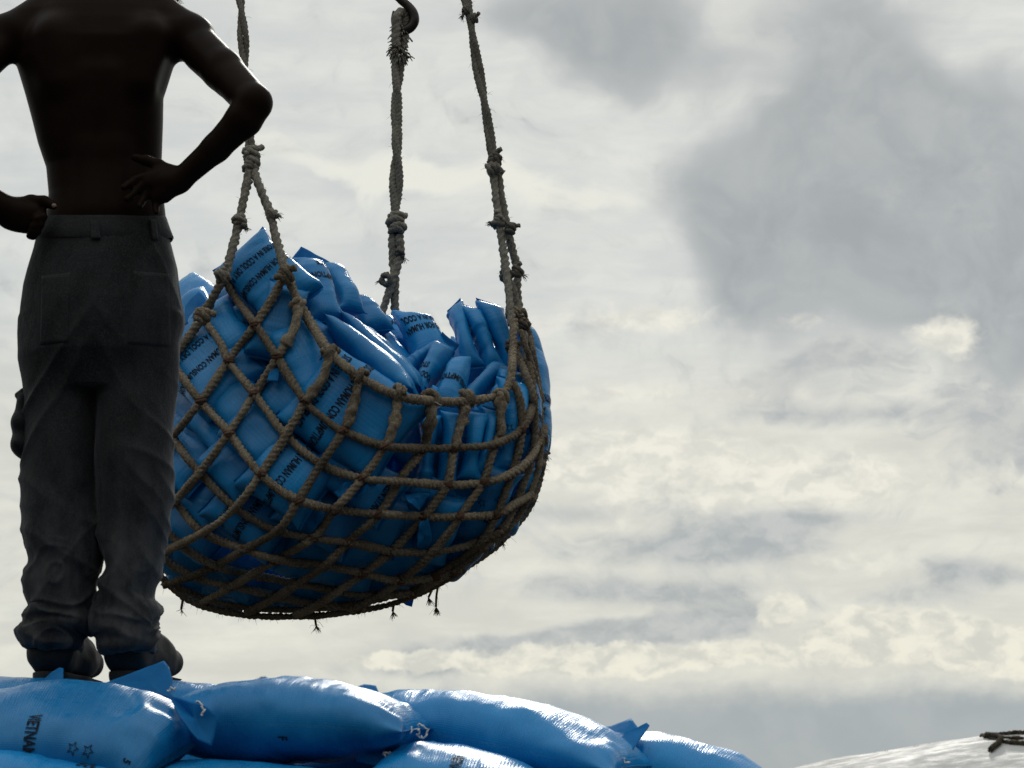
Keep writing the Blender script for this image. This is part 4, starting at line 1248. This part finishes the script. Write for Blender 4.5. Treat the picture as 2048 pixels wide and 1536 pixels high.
def vnormals(v, F):
    nn = np.cross(v[F[:, 2]] - v[F[:, 0]], v[F[:, 3]] - v[F[:, 1]])
    a = np.zeros_like(v)
    for i in range(4):
        np.add.at(a, F[:, i], nn)
    return nrm(a)

PY = 6.0
man = empty('person', at(200, 1352, PY))
tag(man, 'shirtless man seen from behind in dark baggy trousers, hands on hips', 'person')
bpy.context.view_layer.update()
def z_of(py): return at(200, py, PY)[2]
def x_of(px_, py_): return at(px_, py_, PY)[0]
TORSO = [(-20, 120, 280), (0, 78, 330), (30, 50, 355), (60, 42, 366), (100, 36, 360), (130, 33, 346), (165, 44, 335), (192, 52, 326), (241, 65, 325), (287, 76, 323), (335, 92, 321), (391, 98, 326), (433, 93, 331), (480, 82, 340), (560, 70, 350), (640, 70, 350)]
z = [z_of(t[0]) for t in TORSO]
cx = [(x_of(t[1], t[0]) + x_of(t[2], t[0])) / 2 for t in TORSO]
rx = [(x_of(t[2], t[0]) - x_of(t[1], t[0])) / 2 for t in TORSO]
ryv = np.interp([t[0] for t in TORSO], [-20, 30, 100, 200, 335, 433, 640], [.065, .088, .115, .112, .092, .10, .115])
cyv = np.interp([t[0] for t in TORSO], [-20, 60, 200, 335, 433, 640], [6.01, 6.0, 6.0, 6.01, 6.0, 6.0])
body = Field(at(-230, 1330, PY) * [1, 0, 1] + [0, 5.62, 0], at(590, -230, PY) * [1, 0, 1] + [0, 6.36, 0], .0042)
body.loft(z, cx, cyv, rx, ryv, .0, 2.25)
P = lambda x, y, Y: at(x, y, Y)
# neck, trapezius, head (turned to the right, bowed)
body.chain([P(185, 10, 6.02), P(232, -50, 6.07), P(262, -80, 6.10)], [.062, .056, .056], .03)
body.chain([P(60, 45, 6.0), P(150, -8, 6.02), P(200, -45, 6.04)], [.045, .045, .05], .03)
body.chain([P(345, 42, 6.0), P(285, 5, 6.02), P(225, -45, 6.05)], [.040, .045, .05], .03)
HC = P(304, -92, 6.13)
fwd = nrm([.78, .50, -.36]); lf = nrm(np.cross([0, 0, 1], fwd)); upv = np.cross(fwd, lf)
def hp(a, b, c): return HC + fwd * a + lf * b + upv * c
body.ell(hp(-.015, 0, .035), (fwd, lf, upv), (.098, .076, .088), .02)
body.ell(hp(.035, 0, -.055), (fwd, lf, upv), (.058, .055, .062), .03)
body.ell(hp(.075, 0, -.092), (fwd, lf, upv), (.022, .026, .020), .02)
body.cap(hp(.085, 0, .015), hp(.112, 0, -.022), .009, .014, .012)
body.cap(hp(.086, -.02, -.056), hp(.086, .02, -.056), .008, .008, .008)
body.cap(hp(.074, -.045, .028), hp(.074, .045, .028), .012, .012, .015)
for sgn in (-1, 1):
    body.ell(hp(-.01, sgn * .076, -.01), (fwd, lf, upv), (.022, .010, .032), .008)
# shoulder blades, spine groove is left by the two columns of muscle
for x0, x1 in ((105, 120), (300, 285)):
    body.chain([P(x0, 70, 5.915), P(x1, 160, 5.915)], [.033, .025], .05)
for dx in (-26, 26):
    body.chain([P(200 + dx * .8, 150, 5.915), P(205 + dx, 300, 5.935), P(208 + dx, 420, 5.925)], [.024, .026, .028], .03)
# right arm
SH, EL, WR = P(378, 76, 5.99), P(507, 206, 5.80), P(358, 362, 5.862)
body.ell(P(378, 72, 5.99), (RT, (0, 1, 0), (0, 0, 1)), (.060, .062, .052), .030)
body.chain([SH, P(446, 140, 5.89), EL], [.050, .0455, .041], .014)
body.chain([P(405, 114, 5.95), P(455, 160, 5.87)], [.032, .030], .02)
body.chain([EL, P(488, 238, 5.805), P(432, 296, 5.83), WR], [.041, .040, .0315, .0255], .012)
# right hand: palm outwards on the small of the back
KY = 5.862
body.chain([WR, P(330, 366, KY), P(303, 366, KY)], [.026, .027, .019], .015)
body.chain([P(345, 372, KY), P(325, 388, KY), P(313, 396, KY)], [.022, .020, .014], .012)
body.chain([P(340, 346, KY), P(318, 352, KY), P(300, 352, KY)], [.018, .018, .013], .012)
FING = [[(300, 350, KY), (270, 360, KY + .004), (256, 369, KY - .010), (247, 375, KY - .022)],
        [(298, 362, KY), (272, 382, KY + .002), (260, 394, KY - .014), (254, 398, KY - .026)],
        [(303, 374, KY), (288, 397, KY + .002), (281, 408, KY - .012), (279, 412, KY - .024)],
        [(316, 388, KY), (312, 408, KY + .002), (312, 419, KY - .008), (313, 425, KY - .018)]]
for q, fr in zip(FING, (.0098, .0100, .0095, .0085)):
    body.chain([P(*p) for p in q], [fr * 1.08, fr, fr * .93, fr * .82], .004)
body.chain([P(344, 346, KY), P(318, 330, KY + .006), P(292, 321, KY + .008), P(270, 315, KY + .010)], [.017, .013, .0115, .0095], .008)
# left arm, mostly out of the picture, fist on the hip
body.ell(P(16, 72, 5.99), (RT, (0, 1, 0), (0, 0, 1)), (.060, .062, .050), .030)
ELL = P(-150, 260, 5.80)
body.chain([P(14, 76, 5.99), P(-65, 152, 5.89), ELL], [.048, .045, .041], .014)
body.chain([ELL, P(-90, 340, 5.83), P(2, 416, 5.87)], [.041, .036, .030], .012)
LY = 5.885
body.chain([P(2, 416, 5.875), P(35, 428, LY), P(62, 428, LY)], [.032, .034, .028], .012)
body.chain([P(20, 436, LY), P(50, 446, LY)], [.026, .024], .012)
body.chain([P(30, 412, LY), P(62, 402, LY), P(88, 402, LY - .006), P(106, 411, LY - .012)], [.018, .0145, .0125, .0105], .006)
for q, fr in zip([[(62, 418, LY), (84, 424, LY), (86, 434, LY - .018), (72, 438, LY - .026)], [(60, 432, LY), (80, 440, LY), (80, 450, LY - .018), (66, 452, LY - .024)],
                  [(56, 444, LY), (74, 454, LY), (74, 463, LY - .014), (62, 463, LY - .02)], [(52, 454, LY), (66, 466, LY), (66, 473, LY - .01), (58, 472, LY - .016)]], (.0105, .0105, .010, .009)):
    body.chain([P(*p) for p in q], [fr * 1.05, fr, fr * .95, fr * .85], .004)
# legs (inside the trousers)
body.chain([P(125, 600, 6.0), P(122, 950, 5.98), P(108, 1280, 6.02)], [.080, .052, .034], .03)
body.chain([P(285, 600, 6.0), P(272, 950, 5.98), P(258, 1280, 6.01)], [.080, .052, .034], .03)
bv, bf = body.mesh(2)
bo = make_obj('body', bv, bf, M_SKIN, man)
# lighter palm and the pale thumb nail
m = Mesh(); lump(P(108, 411, LY - .024), .0062, .003, .0048, 1, m, 8, 10, .05); m.build('thumb_nail', M_NAIL, bo)
for sgn in (-1, 1):
    m = Mesh(); lump(hp(.070, sgn * .032, .006), .010, .010, .008, 2, m, 10, 12, 0); m.build('eye', M_EYE, bo)
# hair and beard
def tuft(C_, ax, r, count, ln, name, th=.0009):
    m = Mesh()
    nu_, nv_ = 18, 24
    thh = np.linspace(.05, np.pi - .05, nu_); ph = np.linspace(0, 2 * np.pi, nv_, endpoint=False)
    A_, B_ = np.meshgrid(thh, ph, indexing='ij')
    d = np.stack([np.sin(A_) * np.cos(B_), np.sin(A_) * np.sin(B_), np.cos(A_)], -1)
    q = d * (1 + .06 * vnoise(d * 9) + .05 * vnoise(d * 18))[..., None] * np.array(r)
    Mx = np.array(ax)
    v = (q.reshape(-1, 3) @ Mx) + C_
    m.add(v, [k_[::-1] for k_ in grid_faces(nu_, nv_, True)] + [tuple(range(nv_)), tuple(range((nu_ - 1) * nv_, nu_ * nv_))[::-1]])
    for _ in range(count):
        dd_ = nrm(rng.normal(size=3)); p = (dd_ * np.array(r)) @ Mx + C_
        o_ = nrm((dd_ / np.array(r)) @ Mx); s2_ = nrm(rng.normal(size=3))
        tube(m, np.array([p, p + o_ * ln * .5 + s2_ * ln * .3, p + o_ * ln * .8 + s2_ * ln * .8]), [th, th, th * .6], 3, False)
    return m.build(name, M_HAIR, bo)
tuft(hp(-.026, 0, .052), (fwd, lf, upv), (.098, .082, .084), 700, .012, 'hair')
tuft(hp(.058, 0, -.088), (fwd, lf, upv), (.045, .048, .036), 500, .012, 'beard')

# ---- trousers
PEL = [(437, 86, 335), (455, 80, 341), (485, 70, 353), (530, 59, 365), (575, 47, 370), (620, 40, 374), (670, 36, 371), (720, 38, 365), (790, 60, 350)]
LEG_L = [(640, 38, 212), (720, 38, 207), (800, 46, 202), (870, 49, 200), (925, 50, 198), (1000, 49, 200), (1060, 49, 204), (1100, 50, 206), (1120, 54, 207), (1135, 52, 206), (1165, 47, 201), (1200, 52, 197), (1214, 56, 194), (1222, 46, 192), (1233, 39, 190), (1243, 45, 189), (1250, 44, 188), (1256, 48, 180), (1264, 41, 169), (1278, 42, 163), (1288, 44, 164), (1296, 47, 160)]
LEG_R = [(640, 185, 374), (720, 192, 365), (800, 194, 358), (870, 195, 354), (925, 193, 353), (1000, 194, 354), (1060, 200, 349), (1100, 205, 340), (1135, 211, 329), (1170, 203, 318), (1195, 192, 311), (1203, 190, 312), (1212, 189, 320), (1224, 187, 327), (1238, 187, 327), (1248, 189, 320), (1256, 193, 317), (1266, 204, 315), (1280, 207, 315), (1292, 208, 314), (1298, 209, 312)]
tr = Field(at(-10, 1312, PY) * [1, 0, 1] + [0, 5.78, 0], at(400, 425, PY) * [1, 0, 1] + [0, 6.22, 0], .0042)
def loft_px(F, tab, ry, cy, k, pw=2.2):
    zz = [z_of(t[0]) for t in tab]
    F.loft(zz, [(x_of(t[1], t[0]) + x_of(t[2], t[0])) / 2 for t in tab], cy if np.ndim(cy) else [cy] * len(tab), [(x_of(t[2], t[0]) - x_of(t[1], t[0])) / 2 - .004 for t in tab], ry, k, pw)
loft_px(tr, PEL, np.interp([t[0] for t in PEL], [437, 500, 620, 720, 790], [.112, .130, .150, .145, .11]), 5.995, 0, 2.3)
loft_px(tr, LEG_L, [max(.084, (t[2] - t[1]) / 2 / 900 * 1.06) for t in LEG_L], np.interp([t[0] for t in LEG_L], [640, 900, 1300], [5.99, 5.98, 6.0]), .012, 2.15)
loft_px(tr, LEG_R, [max(.084, (t[2] - t[1]) / 2 / 900 * 1.06) for t in LEG_R], np.interp([t[0] for t in LEG_R], [640, 900, 1300], [5.985, 5.96, 5.985]), .012, 2.15)
tv, tf = tr.mesh(2)
nn = vnormals(tv, tf)
zt = (z_of(433) - tv[:, 2]) / (z_of(433) - z_of(1300))          # 0 waist, 1 hem
xs_ = tv[:, 0] - x_of(200, 900)
diag = np.abs(xs_) * 1.0
fold = vnoise(np.stack([tv[:, 0] * 9, tv[:, 1] * 9, tv[:, 2] * 7], -1)) * .010
# drag lines from the seat to the knees, heaped folds above the hem
rid = lambda a: 1 - np.abs(a) * 2
w1 = rid(vnoise(np.stack([(tv[:, 2] * 1.0 + diag * 1.5) * 10, tv[:, 0] * 3.0, tv[:, 1] * 3 + 5], -1)))
fold += .010 * np.clip(w1, 0, 1) ** 2 * np.clip(1 - np.abs(zt - .45) * 1.6, .25, 1)
w2 = rid(vnoise(np.stack([tv[:, 2] * 24 + 2.2 * vnoise(tv * 11) + tv[:, 0] * 7, tv[:, 0] * 9, tv[:, 1] * 6 + 2], -1)))
fold += .011 * (np.clip(w2, -.1, 1) ** 2) * np.clip((zt - .70) / .22, 0, 1)
w3 = rid(vnoise(np.stack([tv[:, 2] * 14 + tv[:, 0] * 9, tv[:, 0] * 4, tv[:, 1] * 4 + 12], -1)))
fold += .009 * np.clip(w3, 0, 1) ** 2 * np.clip((zt - .35) / .3, 0, 1)
tv = tv + nn * (fold - .003)[:, None]
tv[:, 2] += .27 * np.minimum(0, tv[:, 1] - 5.995) * np.clip(1 - zt / .12, 0, 1)
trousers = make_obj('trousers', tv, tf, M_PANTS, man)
BP = BVHTree.FromPolygons([tuple(p) for p in tv], [tuple(map(int, q)) for q in tf])
def patch(poly, name, thick, parent=trousers, nx_=18, ny_=18, mt=M_PANTS, edge=.0):
    """cloth sewn on the trousers; poly = four corners, clockwise from upper left"""
    (ax, ay), (bx_, by), (cx_, cy_), (dx, dy) = poly
    G = np.zeros((ny_, nx_, 3))
    for j in range(ny_):
        for i in range(nx_):
            s_, t_2 = i / (nx_ - 1), j / (ny_ - 1)
            x = (ax * (1 - s_) + bx_ * s_) * (1 - t_2) + (dx * (1 - s_) + cx_ * s_) * t_2
            y = (ay * (1 - s_) + by * s_) * (1 - t_2) + (dy * (1 - s_) + cy_ * s_) * t_2
            h = BP.ray_cast(Vector(CAM), Vector(nrm(ray(x, y))), 30)
            G[j, i] = np.array(h[0]) if h[0] is not None else at(x, y, 5.95)
    o1 = G + np.array([0, -thick, 0]); o2 = G + np.array([0, .004, 0])
    v = np.concatenate([o1.reshape(-1, 3), o2.reshape(-1, 3)]); k_ = nx_ * ny_
    f = [q[::-1] for q in grid_faces(ny_, nx_)]
    f = f + [tuple(i + k_ for i in q[::-1]) for q in f]
    bd = [i for i in range(nx_)] + [nx_ * (j + 1) - 1 for j in range(1, ny_)] + [k_ - 2 - i for i in range(nx_ - 1)] + [nx_ * j for j in range(ny_ - 2, 0, -1)]
    for a, b_ in zip(bd, bd[1:] + bd[:1]):
        f.append((a, b_, b_ + k_, a + k_))
    return make_obj(name, v, f, mt, parent)
patch([(266, 542), (338, 548), (342, 694), (256, 688)], 'back_pocket', .0014)
patch([(84, 552), (140, 545), (136, 684), (80, 690)], 'back_pocket', .0014)
patch([(182, 434), (200, 434), (201, 478), (183, 478)], 'belt_loop', .008, nx_=5, ny_=10)
patch([(300, 440), (313, 441), (317, 480), (305, 480)], 'belt_loop', .008, nx_=5, ny_=10)
# waistband
wb = Mesh()
ring = np.linspace(0, 2 * np.pi, 72, endpoint=False)
rows = []
for py_, gx in ((432, -.001), (436, .0015), (455, .002), (472, .002), (476, -.002)):
    l_, r_ = np.interp(py_, [p_[0] for p_ in PEL], [p_[1] for p_ in PEL]), np.interp(py_, [p_[0] for p_ in PEL], [p_[2] for p_ in PEL])
    c_ = (x_of(l_, py_) + x_of(r_, py_)) / 2; rr_ = (x_of(r_, py_) - x_of(l_, py_)) / 2 + gx - .003
    ry_ = np.interp(py_, [437, 500], [.112, .130]) + gx
    cs, sn = np.cos(ring), np.sin(ring)
    rows.append(np.stack([c_ + rr_ * np.sign(cs) * np.abs(cs) ** (2 / 2.3), 5.995 + ry_ * np.sign(sn) * np.abs(sn) ** (2 / 2.3), z_of(py_) + .27 * np.minimum(0, ry_ * np.sign(sn) * np.abs(sn) ** (2 / 2.3)) + .002 * vnoise(np.stack([cs * 3, sn * 3, ring * 0], -1))], -1))
wb.add(np.array(rows).reshape(-1, 3), grid_faces(5, 72, True))
wb.build('waistband', M_SEAM, trousers)
# cargo pocket hanging off the left thigh
cp = Field(at(0, 945, PY) * [1, 0, 1] + [0, 5.86, 0], at(90, 765, PY) * [1, 0, 1] + [0, 6.14, 0], .004)
cp.chain([P(48, 800, 5.99), P(43, 850, 5.99), P(43, 895, 5.99), P(54, 912, 5.99)], [.014, .017, .0175, .013], .02)
cp.chain([P(50, 782, 5.99), P(34, 793, 5.985)], [.008, .005], .006)
cv, cf = cp.mesh(2)
cv[:, 1] = 5.99 + (cv[:, 1] - 5.99) * 3.2
make_obj('cargo_pocket', cv, cf, M_PANTS, trousers)

# ---- boots
def boot(heel, ank, toe, hh, nm='boot'):
    H, A_, T_ = P(*heel), P(*ank), P(*toe)
    lo_ = np.minimum(np.minimum(H, A_), T_) - .09; hi_ = np.maximum(np.maximum(H, A_), T_) + .09
    F_ = Field(lo_, hi_, .004)
    F_.cap(A_, H + np.array([0, 0, .035]), .052, .050, .03)
    F_.cap(H + np.array([0, 0, .02]), H * .45 + T_ * .55 + np.array([0, 0, .018]), .046, .045, .03)
    F_.cap(A_ + (T_ - H) * .1, H * .35 + T_ * .65 + np.array([0, 0, .02]), .046, .036, .03)
    F_.cap(H * .45 + T_ * .55 + np.array([0, 0, .012]), T_ + np.array([0, 0, .006]), .043, .034, .03)
    v_, f_ = F_.mesh(2)
    zb = H[2] - .030
    v_[:, 2] = np.maximum(v_[:, 2], zb)
    v_ += vnormals(v_, f_) * (.003 * vnoise(v_ * 40))[:, None]
    b_ = make_obj(nm, v_, f_, M_BOOT, man)
    # sole
    G_ = Field(lo_, hi_, .004)
    G_.cap(H + np.array([0, 0, -.024]), H * .5 + T_ * .5 + np.array([0, 0, -.026]), .042, .041, .02)
    G_.cap(H * .5 + T_ * .5 + np.array([0, 0, -.026]), T_ + np.array([0, 0, -.022]), .041, .033, .02)
    w_, g_ = G_.mesh(1)
    w_[:, 2] = np.clip(w_[:, 2], zb - .010, zb + .012)
    make_obj('sole', w_, g_, M_SOLE, b_)
    # laces along the instep
    m_ = Mesh()
    a0, a1 = A_ + (T_ - H) * .32 + np.array([0, 0, .012]), H * .35 + T_ * .65 + np.array([0, 0, .052])
    sd_ = nrm(np.cross(T_ - H, [0, 0, 1]))
    for i_ in range(7):
        c_ = a0 + (a1 - a0) * i_ / 6
        pts_ = [c_ + sd_ * .03 * s_ + np.array([0, 0, .008 * (1 - s_ * s_) + .003 * (i_ % 2)]) for s_ in np.linspace(-1, 1, 7)]
        tube(m_, np.array(pts_), .0036, 6)
    m_.build('laces', M_BOOT, b_)
    return b_
boot((104, 1330, 6.01), (108, 1262, 6.03), (178, 1332, 6.20), 0)
boot((256, 1328, 6.00), (258, 1262, 6.02), (336, 1330, 6.16), 0)
